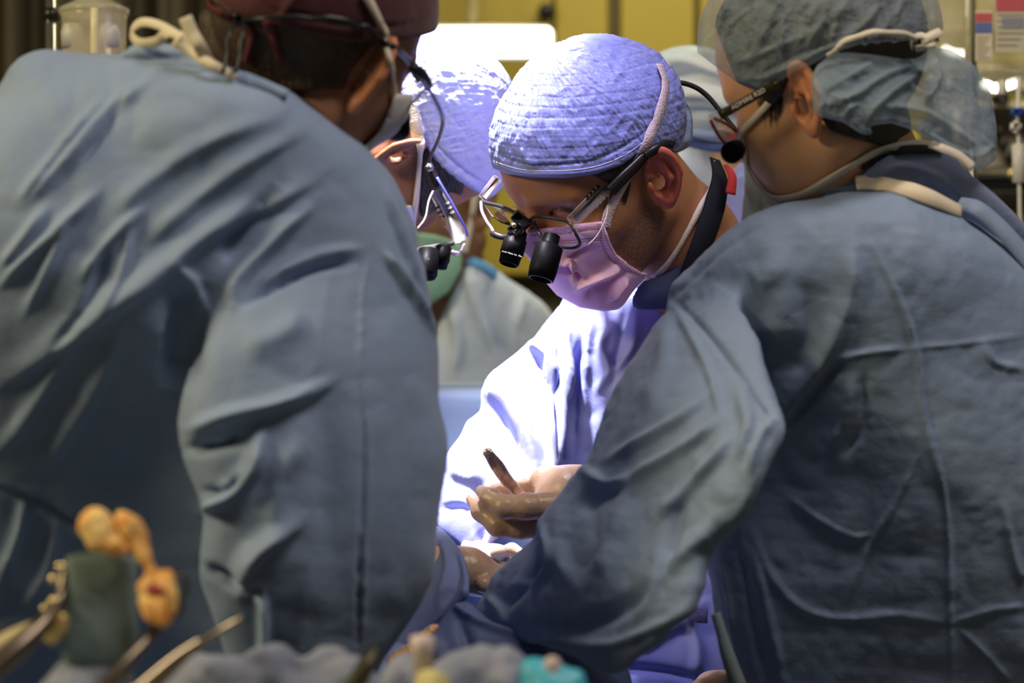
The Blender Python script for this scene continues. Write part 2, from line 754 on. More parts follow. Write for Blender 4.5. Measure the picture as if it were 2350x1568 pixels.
def bvh(*VF):
    V, F = [], []
    n = 0
    for v, f in VF:
        V += np.asarray(v).tolist()
        F += (np.asarray(f) + n).tolist() if isinstance(f, np.ndarray) else [[int(i) + n for i in q] for q in f]
        n += len(v)
    return BVHTree.FromPolygons(V, F)


EYE = Vector((0, 0, CAM_Z))


def hit(tree, u, v):
    d = Vector(P(u, v, 1.0)) - EYE
    h = tree.ray_cast(EYE, d.normalized())
    if h[0] is None:
        return None, None
    n = h[1]
    if n.dot(d) > 0:
        n = -n
    return np.array(h[0]), np.array(n)


def drape(tree, pts, lift=0.002, per=5):
    """follow a surface: pts are (u, v) or (u, v, depth); returns points and normals lifted off the surface."""
    pp = [tuple(q) for q in pts]
    dense = catmull([q[:2] for q in pp], per) if len(pp) > 2 else np.array([q[:2] for q in pp])
    fixed = {}
    for i, q in enumerate(pp):
        if len(q) > 2:
            fixed[i * per] = q[2]
    H, Nn = [], []
    for i, (u, v) in enumerate(dense):
        if i in fixed:
            H.append(P(u, v, fixed[i]))
            Nn.append(None)
            continue
        h, n = hit(tree, u, v) if tree is not None else (None, None)
        H.append(h if h is None else h + n * lift)
        Nn.append(n)
    dep = [None if h is None else h[1] for h in H]
    ok = [i for i, x in enumerate(dep) if x is not None]
    dd = np.interp(range(len(H)), ok, [dep[i] for i in ok])
    okn = [i for i, x in enumerate(Nn) if x is not None]
    out, no = [], []
    for i, (u, v) in enumerate(dense):
        out.append(H[i] if H[i] is not None else P(u, v, dd[i]))
        if okn:
            j = min(okn, key=lambda q: abs(q - i))
            no.append(Nn[j])
        else:
            no.append(np.array([0, -1.0, 0]))
    out, no = np.array(out), np.array(no)
    # smooth
    for _ in range(2):
        out[1:-1] = 0.5 * out[1:-1] + 0.25 * (out[2:] + out[:-2])
        no[1:-1] = 0.5 * no[1:-1] + 0.25 * (no[2:] + no[:-2])
    return out, no


def px_w(npx, d):
    return npx * d / FPX


# ---------------------------------------------------------------- heads
class Head:
    def __init__(self, R, t, s):
        self.R, self.t, self.s = np.array(R, float), np.array(t, float), s
        U, _, Vt = np.linalg.svd(self.R)
        self.R = U @ Vt

    def loc(self, x, y, z):
        px, py, pz = x - self.t[0], y - self.t[1], z - self.t[2]
        R = self.R
        return ((px * R[0, 0] + py * R[1, 0] + pz * R[2, 0]) / self.s,
                (px * R[0, 1] + py * R[1, 1] + pz * R[2, 1]) / self.s,
                (px * R[0, 2] + py * R[1, 2] + pz * R[2, 2]) / self.s)

    def locv(self, V):
        return (V - self.t) @ self.R / self.s

    def w(self, p):
        return self.R @ (np.array(p, float) * self.s) + self.t


def skull(a, b, c):
    f = ell(a, b, c, (-.012, 0, .048), (.098, .077, .092))
    f = smin(f, ell(a, b, c, (.030, 0, .052), (.063, .066, .070)), .02)
    return f


def head_core(a, b, c):
    B = np.abs(b)
    f = skull(a, b, c)
    f = smin(f, ell(a, b, c, (.030, 0, -.020), (.060, .060, .086)), .03)
    f = smin(f, cone(a, B, c, (-.006, .050, -.046), (.072, .016, -.094), .020, .016), .03)
    f = smin(f, ell(a, b, c, (.080, 0, -.094), (.017, .021, .017)), .02)
    f = smin(f, ell(a, B, c, (.056, .044, -.006), (.029, .022, .024)), .02)
    return f


def ear_field(a, B, c, flare=.55):
    # ear frame: A towards the back rim, Bv upwards along the ear, n outwards; flared and leaning back
    px, py, pz = a + .010, B - .0775, c - .001
    ca, sa = math.cos(flare), math.sin(flare)
    e1 = (-px * ca + py * sa)
    n = (px * sa + py * ca)
    ct, st_ = math.cos(.22), math.sin(.22)
    A = (e1 * ct - pz * st_) - .006
    Bv = e1 * st_ + pz * ct
    n = n - .004 - .10 * np.maximum(A, -.01)
    lob = np.where(Bv < 0, .0185 + Bv * .16, .0195)
    r = np.sqrt((A / lob) ** 2 + ((Bv - .002) / .0335) ** 2)
    plate = np.maximum((r - 1.0) * .0175, np.abs(n) - .0022)
    plate = smax((r - .98) * .0175, np.abs(n) - .0020, .003)
    rim = np.sqrt(((r - .90) * .0200) ** 2 + (n - .0030) ** 2) - .0036
    rim = smax(rim, -(A + .012 + .25 * np.maximum(-Bv - .004, 0) * 2), .003)
    f = smin(plate, rim, .003)
    f = smin(f, cone(A, Bv, n, (.002, .019, .002), (.0065, .000, .0035), .0026, .0032), .004)
    f = smin(f, cone(A, Bv, n, (.0065, .000, .0035), (-.001, -.0165, .003), .0032, .0030), .004)
    f = smin(f, ell(A, Bv, n, (-.002, -.0275, .0005), (.0085, .0095, .0048)), .004)
    f = smax(f, -ell(A, Bv, n, (-.0055, -.004, .0060), (.0088, .0125, .0095)), .003)
    f = smin(f, ell(A, Bv, n, (-.0155, -.006, .0035), (.0042, .0060, .0040)), .003)
    f = smin(f, cone(A, Bv, n, (-.014, .006, .002), (-.004, .002, .001), .0022, .0016), .002)
    return f


def head_field(a, b, c, ears=True, nose=1.0):
    B = np.abs(b)
    f = head_core(a, b, c)
    f = smin(f, cone(a, B, c, (.086, .012, .044), (.070, .048, .040), .009, .009), .012)
    f = smin(f, cone(a, b, c, (.090, 0, .030), (.112, 0, -.010), .007, .011), .010)
    f = smin(f, ell(a, B, c, (.098, .012, -.014), (.011, .008, .008)), .006)
    f = smax(f, -ell(a, B, c, (.100, .033, .024), (.018, .017, .011)), .010)
    f = smin(f, ell(a, B, c, (.0735, .032, .025), (.0135, .0150, .0120)), .003)
    f = smin(f, ell(a, b, c, (.093, 0, -.046), (.010, .024, .006)), .006)
    f = smin(f, ell(a, b, c, (.091, 0, -.058), (.010, .020, .006)), .006)
    if ears:
        near = (B > .05) & (np.abs(c) < .07) & (np.abs(a) < .08)
        if near.any():
            g = f.copy()
            g[near] = smin(f[near], ear_field(a[near], B[near], c[near]), .004)
            f = g
    return f


def body_mesh(H, chain, h=.0022, lo=None, hi=None, k=.03, flesh=(), flare=.55):
    """head continuous with neck and shoulders; chain: list of ((x,y,z),r) cones in world."""
    def fn(x, y, z):
        a_, b_, c_ = H.loc(x, y, z)
        f = head_field(a_, b_, c_, ears=False) * H.s
        for fc, fr in flesh:
            f = smin(f, ell(a_, np.abs(b_), c_, fc, fr) * H.s, .025)
        for (a, ra), (b, rb) in zip(chain[:-1], chain[1:]):
            f = smin(f, cone(x, y, z, a, b, ra, rb), k)
        B = np.abs(b_)
        near = (B > .045) & (np.abs(c_) < .07) & (np.abs(a_) < .08)
        if near.any():
            f[near] = smin(f[near], ear_field(a_[near], B[near], c_[near], flare) * H.s, .003)
        return f
    pts = np.array([H.t + .17 * np.array(s) for s in ((1, 1, 1), (-1, -1, -1))] + [np.array(c[0]) + c[1] * np.array(s) for c in chain for s in ((1, 1, 1), (-1, -1, -1))])
    lo = pts.min(0) - .01 if lo is None else lo
    hi = pts.max(0) + .01 if hi is None else hi
    V, Q = mesh_field(fn, lo, hi, h)
    return V, Q


def shell_mesh(H, base, offset, cuts=(), polys=(), h=.002, extra=None, side=None, size=.19):
    """a worn shell: base(a,b,c) grown by offset, cut by local functions (inside when < 0) and outlines seen from the front."""
    def fn(x, y, z):
        a, b, c = H.loc(x, y, z)
        f = base(a, b, c) * H.s - offset
        if extra is not None:
            f = extra(a, b, c, f)
        for g in cuts:
            f = smax(f, g(a, b, c) * H.s, .003)
        for pl in polys:
            u = 1175 + FPX * x / y
            v = 784 - FPX * (z - CAM_Z) / y
            s = poly_sd(u, v, pl) * y / FPX
            if side is not None:
                s = np.where(b * side > -.01, s, np.maximum(s, .0) + 0 * s)
            f = smax(f, -s, .003)
        return f
    V, Q = mesh_field(fn, H.t - size, H.t + size, h)
    return V, Q


# ---------------------------------------------------------------- materials in use
M = {}
M['gown'] = mat('gown_blue', (.23, .31, .495), .62, c2=(.255, .34, .53), cscale=14, bumps=[('noise', 26, .25, .010, 4), ('noise', 420, .25, .0008, 2)], spec=.35, sheen=.15)
M['gown2'] = mat('gown_blue_violet_lit', (.255, .29, .63), .62, c2=(.285, .32, .67), cscale=14, bumps=[('noise', 22, .22, .008, 4), ('noise', 500, .25, .0006, 2)], spec=.35, sheen=.15)  # same gown blue with the violet lamp light put into the base
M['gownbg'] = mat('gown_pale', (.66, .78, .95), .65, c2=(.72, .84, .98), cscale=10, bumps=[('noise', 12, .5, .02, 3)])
M['skin_c'] = mat('skin_tan', (.42, .20, .11), .48, c2=(.36, .16, .085), cscale=30, bumps=[('noise', 350, .22, .0008, 3), ('noise', 60, .10, .002, 2)], sss=.12, sss_r=(.006, 0, 0))
M['skin_d'] = mat('skin_warm', (.70, .39, .215), .50, c2=(.64, .34, .185), cscale=25, bumps=[('noise', 400, .12, .0006, 2)], sss=.15, sss_r=(.006, 0, 0))
M['skin_a'] = mat('skin_ruddy', (.45, .23, .14), .5, c2=(.38, .17, .10), cscale=25, bumps=[('noise', 300, .15, .0008, 2)], sss=.15, sss_r=(.006, 0, 0))
M['hair'] = mat('hair_dark', (.012, .009, .007), .45, c2=(.035, .024, .017), cscale=60, stretch=(1, 1, .2), bumps=[('noise', 300, .8, .004, 4)])
M['hair_brown'] = mat('hair_brown', (.035, .020, .012), .5, c2=(.075, .042, .024), cscale=50, stretch=(1, 1, .25), bumps=[('noise', 260, .8, .004, 4)])
M['maroon'] = mat('cap_maroon', (.060, .008, .017), .75, c2=(.075, .010, .02), cscale=20, bumps=[('noise', 30, .3, .01, 3)], sheen=.2)
M['black'] = mat('black_plastic', (.012, .012, .013), .35, bumps=[('noise', 200, .05, .0005, 2)])
M['matte_black'] = mat('black_anodised', (.003, .003, .0035), .45, spec=.06)
M['white_strap'] = mat('white_nonwoven_strap', (.72, .66, .56), .75, c2=(.66, .60, .50), cscale=30, bumps=[('voronoi', 420, .5, .0008)])
M['yellow'] = mat('yellow_wall_paint', (.34, .27, .04), .6, c2=(.31, .245, .035), cscale=1.5, bumps=[('noise', 40, .05, .002, 2)])

M['skin_b'] = mat('skin_ruddy_shaded', (.30, .14, .075), .5, c2=(.26, .11, .06), cscale=25, bumps=[('noise', 300, .15, .0008, 2)], sss=.15, sss_r=(.006, 0, 0))  # ruddy skin darkened, the shadow on this face put into the colour


def tint_by_attribute(m, attr, color, speckle=None):
    """mix a tint over the skin where the painted attribute says so (stubble, flushed ears)."""
    nt = m.node_tree
    N, L = nt.nodes, nt.links
    b = N['Principled BSDF']
    src = b.inputs['Base Color'].links[0].from_socket
    a = N.new('ShaderNodeAttribute')
    a.attribute_name = attr
    fac = a.outputs['Fac']
    if speckle:
        tc = N.new('ShaderNodeTexCoord')
        nz = N.new('ShaderNodeTexNoise')
        nz.inputs['Scale'].default_value = speckle
        nz.inputs['Detail'].default_value = 2.0
        L.new(tc.outputs['Object'], nz.inputs['Vector'])
        rp = N.new('ShaderNodeMapRange')
        rp.inputs['From Min'].default_value = .35
        rp.inputs['From Max'].default_value = .6
        rp.inputs['To Min'].default_value = .35
        L.new(nz.outputs['Fac'], rp.inputs['Value'])
        ml = N.new('ShaderNodeMath')
        ml.operation = 'MULTIPLY'
        L.new(fac, ml.inputs[0])
        L.new(rp.outputs['Result'], ml.inputs[1])
        fac = ml.outputs[0]
    mx = N.new('ShaderNodeMixRGB')
    mx.inputs['Color2'].default_value = (*color, 1)
    L.new(fac, mx.inputs['Fac'])
    L.new(src, mx.inputs['Color1'])
    L.new(mx.outputs['Color'], b.inputs['Base Color'])


def paint(o, name, val):
    a = o.data.attributes.new(name, 'FLOAT', 'POINT')
    a.data.foreach_set('value', np.asarray(val, np.float32))


def sstep(x, a, b):
    t = np.clip((x - a) / (b - a), 0, 1)
    return t * t * (3 - 2 * t)


# ---------------------------------------------------------------- room
def slab(name, lo, hi, m, **kw):
    V, F = box(lo, hi, **kw)
    return obj(name, V, F, m, smooth=False)


M['floor'] = mat('floor_vinyl', (.22, .22, .20), .4, c2=(.25, .25, .23), cscale=6)
M['ceil'] = mat('ceiling_tile', (.30, .30, .28), .8, c2=(.27, .27, .25), cscale=8)
M['wall_dark'] = mat('wall_dark_brown', (.10, .085, .06), .7, c2=(.12, .10, .07), cscale=3)  # plain dark brown wall tone
struct(slab('floor', (-3.2, -2.2, -.1), (3.2, 5.4, 0), M['floor']))
struct(slab('ceiling', (-3.2, -2.2, 3.1), (3.2, 5.4, 3.2), M['ceil']))
struct(slab('wall_back', (-3.2, 5.3, 0), (3.2, 5.4, 3.1), M['yellow']))
struct(slab('wall_left', (-3.3, -2.2, 0), (-3.2, 5.4, 3.1), M['ceil']))
struct(slab('wall_right', (3.2, -2.2, 0), (3.3, 5.4, 3.1), M['ceil']))
struct(slab('wall_front', (-3.2, -2.3, 0), (3.2, -2.2, 3.1), M['ceil']))


# ---------------------------------------------------------------- people: poses
HA = Head([[0.451, -0.784, 0.426], [0.833, 0.541, 0.116], [-0.322, 0.303, 0.897]], [-0.184, 2.1203, 1.6007], 1.02)
HB = Head([[0.248, 0.026, 0.968], [0.396, 0.91, -0.126], [-0.884, 0.414, 0.215]], [-0.125, 2.85, 1.5900], .93)
HC = Head([[-0.647, 0.626, -0.435], [-0.379, -0.759, -0.53], [-0.662, -0.178, 0.728]], [0.0975, 2.6397, 1.532], 1.04)
HD = Head([[-0.718, -0.554, -0.422], [0.592, -0.805, 0.049], [-0.367, -0.214, 0.905]], [0.306, 2.3, 1.5851], 1.0)


def strap(name, tree, pts, wpx, m, parent, d=2.4, lift=.0015, thick=.0012, ws=None):
    p, n = drape(tree, pts, lift)
    V, F = ribbon(p, n, px_w(wpx, d), thick, per=2, wscale=ws)
    return obj(name, V, F, m, parent)


def cord(name, pts, rpx, m, parent, tree=None, lift=.002, seg=8, flat=1.0):
    """round cord through (u, v, depth) points."""
    if tree is None:
        p = [P(*q) for q in pts]
    else:
        p, _ = drape(tree, pts, lift)
    d = float(np.mean([q[1] for q in p]))
    r = [px_w(x, d) for x in rpx] if np.ndim(rpx) else px_w(rpx, d)
    V, F = tube(p, r, seg, per=5 if tree is None else 2, flat=flat)
    return obj(name, V, F, m, parent)


def skirt(parent, cx, cy, rx, ry, z0, z1, m, seed=0):
    """the gown's lower part, hanging in vertical folds to the shins, over trousered legs and shoes."""
    n, rows = 72, 14
    V, F = [], []
    for j in range(rows):
        t = j / (rows - 1)
        z = z0 + (z1 - z0) * t
        for i in range(n):
            a = 2 * math.pi * i / n
            g = 1 + .05 * t * math.sin(7 * a + seed) + .03 * t * math.sin(13 * a + 2 * seed)
            V.append((cx + rx * g * (1 + .12 * t) * math.cos(a), cy + ry * g * (1 + .15 * t) * math.sin(a), z))
    for j in range(rows - 1):
        for i in range(n):
            k = (i + 1) % n
            F.append([j * n + i, j * n + k, (j + 1) * n + k, (j + 1) * n + i][::-1])
    F.append(list(range(n))[::-1])
    F.append([(rows - 1) * n + i for i in range(n)])
    obj('gown_skirt', V, F, m, parent)
    for s in (-1, 1):
        V, F = tube([(cx + s * .09, cy, z1 + .05), (cx + s * .09, cy, .25), (cx + s * .09, cy, .07)], [.075, .06, .055], 16)
        obj('trouser_leg', V, F, M['gown'], parent)
        V, F = tube([(cx + s * .09, cy + .06, .05), (cx + s * .09, cy - .02, .05), (cx + s * .09, cy - .13, .038), (cx + s * .09, cy - .17, .030)], [.045, .050, .045, .028], 16)
        V[:, 2] = np.maximum(V[:, 2], 0.0)
        obj('shoe', V, F, M['black'], parent)


def hand(paths, palm, h=.0017, k=.006, kf=.0008):
    """gloved hand: palm cones melted together, five separate finger chains; entries are (u, v, depth, radius px)."""
    def cc(q):
        return P(*q[:3]), px_w(q[3], q[2])
    P_ = [[cc(q) for q in c] for c in palm]
    F_ = [[cc(q) for q in c] for c in paths]

    def fn(x, y, z):
        f = None
        for ch in P_:
            for (a, ra), (b, rb) in zip(ch[:-1], ch[1:]):
                g = cone(x, y, z, a, b, ra, rb)
                f = g if f is None else smin(f, g, .012)
        for ch in F_:
            c = None
            for (a, ra), (b, rb) in zip(ch[:-1], ch[1:]):
                g = cone(x, y, z, a, b, ra, rb)
                c = g if c is None else smin(c, g, k)
            f = smin(f, c, kf)
        return f
    A = np.array([q[0] for ch in P_ + F_ for q in ch])
    return mesh_field(fn, A.min(0) - .035, A.max(0) + .035, h)


def text_on(name, s, origin, xdir, ydir, size, m, parent, extrude=.00008):
    c = bpy.data.curves.new(name, 'FONT')
    c.body = s
    c.size = size
    c.extrude = extrude
    o = bpy.data.objects.new(name, c)
    x = np.array(xdir, float)
    x /= np.linalg.norm(x)
    y = np.array(ydir, float)
    y -= x * (x @ y)
    y /= np.linalg.norm(y)
    z = np.cross(x, y)
    base = world_origin(parent)
    bpy.context.view_layer.update()
    mw = Matrix(((x[0], y[0], z[0], origin[0] - base[0]), (x[1], y[1], z[1], origin[1] - base[1]), (x[2], y[2], z[2], origin[2] - base[2]), (0, 0, 0, 1)))
    COL.objects.link(o)
    dg = bpy.context.evaluated_depsgraph_get()
    me = bpy.data.meshes.new_from_object(o.evaluated_get(dg))
    bpy.data.objects.remove(o)
    me.transform(mw)
    me.materials.clear()
    me.materials.append(m)
    no = bpy.data.objects.new(name, me)
    return link(no, parent)


# ================= left surgeon
pA = thing('person', 'person in blue gown and maroon cap bending at far left, back to us', 'person', (-.30, 2.10, 0))
VA, QA = body_mesh(HA, [(P(742, 160, 2.14), .052), (P(690, 330, 2.19), .050), (P(640, 520, 2.22), .06)], h=.0026, flare=.95)
oA = obj('body', VA, QA, M['skin_a'], pA, attrs={'hl': HA.locv(VA)})
hl = HA.locv(VA)
paint(oA, 'flush', sstep(np.abs(hl[:, 1]), .074, .082) * .7)
tint_by_attribute(M['skin_a'], 'flush', (.60, .22, .10))
torsoA = Inflate([(-330, 420), (-60, 260), (0, 190), (25, 150), (60, 124), (110, 113), (190, 124), (300, 128), (420, 140), (540, 172), (655, 204), (700, 235), (790, 300), (850, 345), (900, 412), (940, 500), (965, 580), (985, 680), (1000, 760), (1003, 850), (1010, 940), (1022, 1000), (1024, 1060), (1010, 1150), (1001, 1220), (1003, 1280), (990, 1340), (960, 1400), (905, 1480), (860, 1560), (820, 1760), (-330, 1760)],
                 [(0, 400, 2.07), (250, 130, 2.08), (450, 160, 2.05), (640, 210, 2.05), (760, 290, 2.08), (880, 420, 2.10), (450, 450, 2.08), (300, 700, 2.08), (300, 1050, 2.16), (100, 1400, 2.19), (400, 1500, 2.24), (850, 900, 2.10), (850, 1300, 2.10)], q=.8, tmax=.14)
armA = Inflate([(640, 420), (740, 330), (835, 375), (890, 440), (932, 540), (960, 640), (985, 760), (992, 860), (1005, 960), (1012, 1060), (998, 1160), (990, 1280), (955, 1385), (895, 1470), (845, 1560), (810, 1760), (570, 1760), (535, 1560), (482, 1400), (455, 1320), (460, 1250), (466, 1180), (430, 1080), (412, 1000), (415, 920), (445, 800), (490, 700), (560, 570)],
               [(740, 420, 2.10), (720, 700, 2.04), (700, 1000, 2.01), (700, 1300, 2.01), (700, 1600, 2.03), (960, 1000, 2.06), (930, 700, 2.08)], q=.72, tmax=.14)
VgA, QgA = mesh_inflate([torsoA, armA], cell=5.5, dd=.006, k=.012)
foldsA = [
    # long diagonal folds across the back, running down to the left from the shoulder
    ([(730, 410), (620, 470), (480, 540), (330, 660), (180, 760), (0, 890)], 22.1, 0.0137, 1.6),
    ([(700, 300), (560, 380), (430, 480), (330, 570)], 18.7, 0.0075, 1.4),
    ([(640, 270), (480, 330), (330, 430), (270, 500)], 20.4, 0.0063, 1.3),
    ([(350, 180), (260, 260), (150, 380), (60, 470)], 13.6, 0.0088, 1.5),
    ([(300, 215), (240, 290), (190, 370)], 8.5, -0.0075),
    ([(240, 230), (130, 360), (50, 460)], 9.3, 0.0075, 1.4),
    ([(230, 440), (150, 520), (60, 600), (0, 660)], 11.9, 0.0100, 1.4),
    ([(330, 480), (250, 560), (190, 640)], 11.0, 0.0088, 1.3),
    ([(160, 500), (120, 600), (60, 720)], 10.2, 0.0075, 1.3),
    ([(110, 480), (50, 560), (0, 620)], 10.2, 0.0088, 1.3),
    ([(250, 560), (200, 700), (120, 800)], 11.9, -0.0088),
    ([(300, 520), (280, 620), (230, 720)], 10.2, 0.0063),
    ([(280, 750), (230, 870), (150, 1000), (110, 1060)], 18.7, 0.0075, 1.3),
    ([(190, 760), (130, 850), (60, 960), (0, 1040)], 15.3, 0.0063, 1.3),
    ([(0, 1120), (90, 1160), (190, 1215), (330, 1280)], 7.6, -0.0088),
    ([(60, 1140), (40, 1230), (0, 1330)], 13.6, 0.0075),
    ([(130, 1200), (110, 1300), (60, 1400)], 13.6, 0.0063),
    # pulled cloth at the armpit
    ([(720, 470), (640, 540), (560, 640), (530, 720)], 17.0, 0.0125, 1.4),
    ([(400, 610), (440, 650), (470, 720)], 11.9, 0.0100),
    ([(640, 430), (560, 520), (510, 600)], 22.1, -0.0150),
    ([(440, 640), (420, 760), (400, 900)], 40, -.016),
    ([(820, 600), (730, 615), (640, 650), (560, 700)], 8.5, -0.0112),
    ([(830, 570), (720, 590), (600, 650)], 10.2, 0.0063),
    # sleeve folds
    ([(760, 880), (650, 930), (540, 960), (440, 990)], 13.6, 0.0181, 1.4),
    ([(560, 1000), (500, 1020), (430, 1030)], 12.8, -0.0181),
    ([(600, 990), (580, 1080), (520, 1140), (470, 1170)], 15.3, 0.0181, 1.3),
    ([(560, 1090), (520, 1130), (470, 1130)], 10.2, -0.0162),
    ([(690, 1200), (600, 1260), (560, 1330), (590, 1360)], 20.4, 0.0181, 1.3),
    ([(600, 1370), (520, 1330), (470, 1300)], 11.9, -0.0181),
    ([(600, 1360), (605, 1450), (600, 1560)], 8.5, 0.0145),
    ([(700, 720), (640, 780), (560, 800)], 30, 0.0087),
    ([(830, 880), (835, 1100), (825, 1300), (822, 1480)], 3.4, -0.0054),
    ([(840, 880), (845, 1100), (835, 1300), (832, 1480)], 4.2, 0.0028),
    ([(845, 590), (830, 700), (828, 880)], 3.4, 0.0036),
    ([(1000, 770), (920, 640), (880, 580)], 8.5, 0.0109, 1.4),
    ([(985, 700), (920, 560), (890, 470)], 6.8, -0.0072),
    ([(880, 420), (930, 560), (960, 650)], 8.5, 0.0072),
    ([(690, 870), (740, 950), (750, 1100), (740, 1300)], 50, -0.0087),
    ([(700, 1000), (640, 1100), (620, 1250)], 30, 0.0087),
]
VgA = fold(VgA, QgA, foldsA)
VgA = crumple(VgA, QgA, .0035, 16, 2)
VgA = relax(VgA, QgA, 2, .5)
gA = obj('gown', VgA, QgA, M['gown'], pA)
TA = bvh((VA, QA), (VgA, QgA))
THA = bvh((VA, QA))
# gown collar standing up round the nape
p = np.array([P(265, 138, 2.06), P(310, 122, 2.055), P(370, 122, 2.05), P(440, 142, 2.035), P(520, 172, 2.02), P(590, 196, 2.015), P(660, 222, 2.015)])
V, F = ribbon(p, [(0, -1, .25)] * 7, px_w(46, 2.03), .004, per=6, wscale=[.2, .8, 1.0, 1.0, .9, .8, .6])
V = crumple(V, np.array([f for f in F if len(f) == 4]), .003, 60, 3)
obj('collar', V, F, M['gown'], pA)
# hair, cap, mask
V, Q = shell_mesh(HA, head_core, .007, polys=[np.array([(330, -200), (960, -60), (905, 92), (880, 92), (850, 105), (826, 140), (805, 165), (790, 205), (740, 205), (690, 212), (640, 210), (540, 200), (330, 200)], float)], h=.003)
obj('hair', V, Q, M['hair_brown'], pA)
V, Q = shell_mesh(HA, skull, .012, polys=[np.array([(350, -500), (1200, -500), (1100, 40), (985, 78), (965, 84), (900, 98), (800, 95), (700, 76), (600, 48), (520, 20), (420, -60)], float)], h=.003)
V = fold(V, Q, [([(985, 45), (900, 60), (800, 58), (700, 40), (600, 15)], 5, -.002), ([(700, -40), (660, 20), (640, 50)], 10, .003)])
cA = obj('surgical_cap', V, Q, M['maroon'], pA)
TcA = bvh((V, Q), (VA, QA))
V, Q = shell_mesh(HA, head_core, .010, polys=[np.array([(800, 360), (835, 338), (868, 305), (886, 270), (905, 215), (990, 215), (960, 420), (800, 420)], float)], h=.003)
obj('face_mask', V, Q, mat('mask_white', (.62, .60, .62), .8), pA)
strap('mask_strap', TcA, [(832, -20), (850, 15), (868, 50), (885, 85), (893, 130), (896, 180), (900, 220), (888, 265), (868, 305)], 19, M['white_strap'], pA, 2.05, .003, ws=[1.2, 1.1, .9, .7, .7, .6, .5, .5, .6])
lumpH = Inflate([(455, 40), (480, 10), (530, 5), (560, 60), (560, 140), (530, 165), (490, 135), (465, 95)], [(500, 60, 2.10), (540, 120, 2.09), (480, 100, 2.10)], q=.8, tmax=.03)
V, Q = mesh_inflate([lumpH], cell=5, dd=.004)
obj('hair_bun', V, Q, M['hair_brown'], pA)
# ties hanging from the cap
for pts, wd in (([(620, 40), (632, 70), (640, 100), (650, 125)], 22), ([(575, 45), (590, 70), (585, 100), (578, 130)], 16), ([(500, 5), (530, 20), (560, 40)], 26)):
    strap('cap_tie', TcA, pts, wd, mat('cap_tie_maroon', (.10, .016, .03), .8), pA, 2.05, .009)
# white bow of the gown/mask tie at the nape
bowm = mat('bow_white', (.74, .66, .48), .8, c2=(.70, .62, .45), cscale=40)
p = np.array([P(470, 130, 2.02), P(420, 90, 2.02), P(370, 60, 2.03), P(325, 52, 2.04), P(303, 75, 2.05), P(320, 98, 2.04), P(360, 95, 2.03), P(385, 75, 2.02), P(420, 85, 2.01)])
V, F = ribbon(p, [(.1, -.8, .6), (.1, -.8, .6), (0, -.9, .5), (-.3, -.9, .3), (-1, -.4, .1), (-.2, -.9, -.4), (.2, -.9, -.2), (.2, -.9, .2), (.2, -.9, .2)], px_w(24, 2.03), .0012)
bow = obj('mask_tie_bow', V, F, bowm, pA)
V, F = ribbon([P(425, 40, 2.00), P(440, 75, 2.00), P(460, 110, 2.0), P(480, 150, 2.02)], [(0, -1, .1)] * 4, px_w(32, 2.0), .0012)
obj('bow_tail', V, F, bowm, bow)
V, F = ribbon([P(400, 95, 2.01), P(440, 120, 2.01), P(490, 150, 2.0), P(540, 178, 2.01)], [(0, -1, .3)] * 4, px_w(24, 2.0), .0012)
obj('bow_tail', V, F, bowm, bow)
skirt(pA, -.30, 2.10, .20, .15, .98, .35, M['gown'], 1)

# loupes of the left surgeon
glA = thing('loupe_glasses', 'black loupe glasses with cord worn over the maroon cap', 'glasses', P(760, 60, 2.0))
cord('temple', [(545, 42), (600, 38), (700, 36), (760, 38), (810, 52), (850, 74), (885, 102), (920, 130), (950, 160), (968, 185)], [5, 6, 7, 9, 10, 8, 8, 10, 13, 13], M['black'], glA, TcA, .006)
V, F = tube([P(945, 155, 2.06), P(965, 168, 2.07), P(980, 190, 2.09), P(982, 205, 2.10)], [px_w(x, 2.07) for x in (10, 15, 13, 8)], 12)
obj('end_piece', V, F, M['black'], glA)
cord('retainer_cord', [(540, 45, 2.03), (525, 80, 2.015), (520, 120, 2.01), (512, 165, 2.0)], 5, M['black'], glA)
cord('retainer_cord', [(562, 45, 2.03), (556, 80, 2.015), (550, 125, 2.01), (540, 165, 2.0)], 5, M['black'], glA)
cord('retainer_cord', [(485, -5, 2.10), (510, 15, 2.06), (545, 38, 2.03)], 5, M['black'], glA)
M['clear'] = mat('clear_plastic', (.50, .46, .46), .08, alpha=.24, spec=1.0)
cord('wire_arm', [(974, 206, 2.10), (955, 228, 2.12), (935, 248, 2.14), (915, 262, 2.16)], 4, mat('wire_pinkish_metal', (.55, .45, .48), .3, metal=.6), glA)
V, F = lathe([(0, .004), (.001, .010), (.012, .011), (.013, .0125), (.032, .0135), (.033, .012)], P(914, 238, 2.17), P(905, 312, 2.15), 24)
obj('loupe_barrel', V, F, M['matte_black'], glA)
V, F = lathe([(0, .003), (.001, .0055), (.011, .0055), (.012, .003)], P(908, 212, 2.17), P(918, 240, 2.165), 16)
obj('barrel_joint', V, F, M['black'], glA)
cord('lamp_cable', [(984, 205, 2.10), (1000, 232, 2.13), (1014, 265, 2.18), (1015, 290, 2.32), (1004, 325, 2.48), (990, 355, 2.62), (985, 372, 2.70)], 4.5, M['black'], glA)

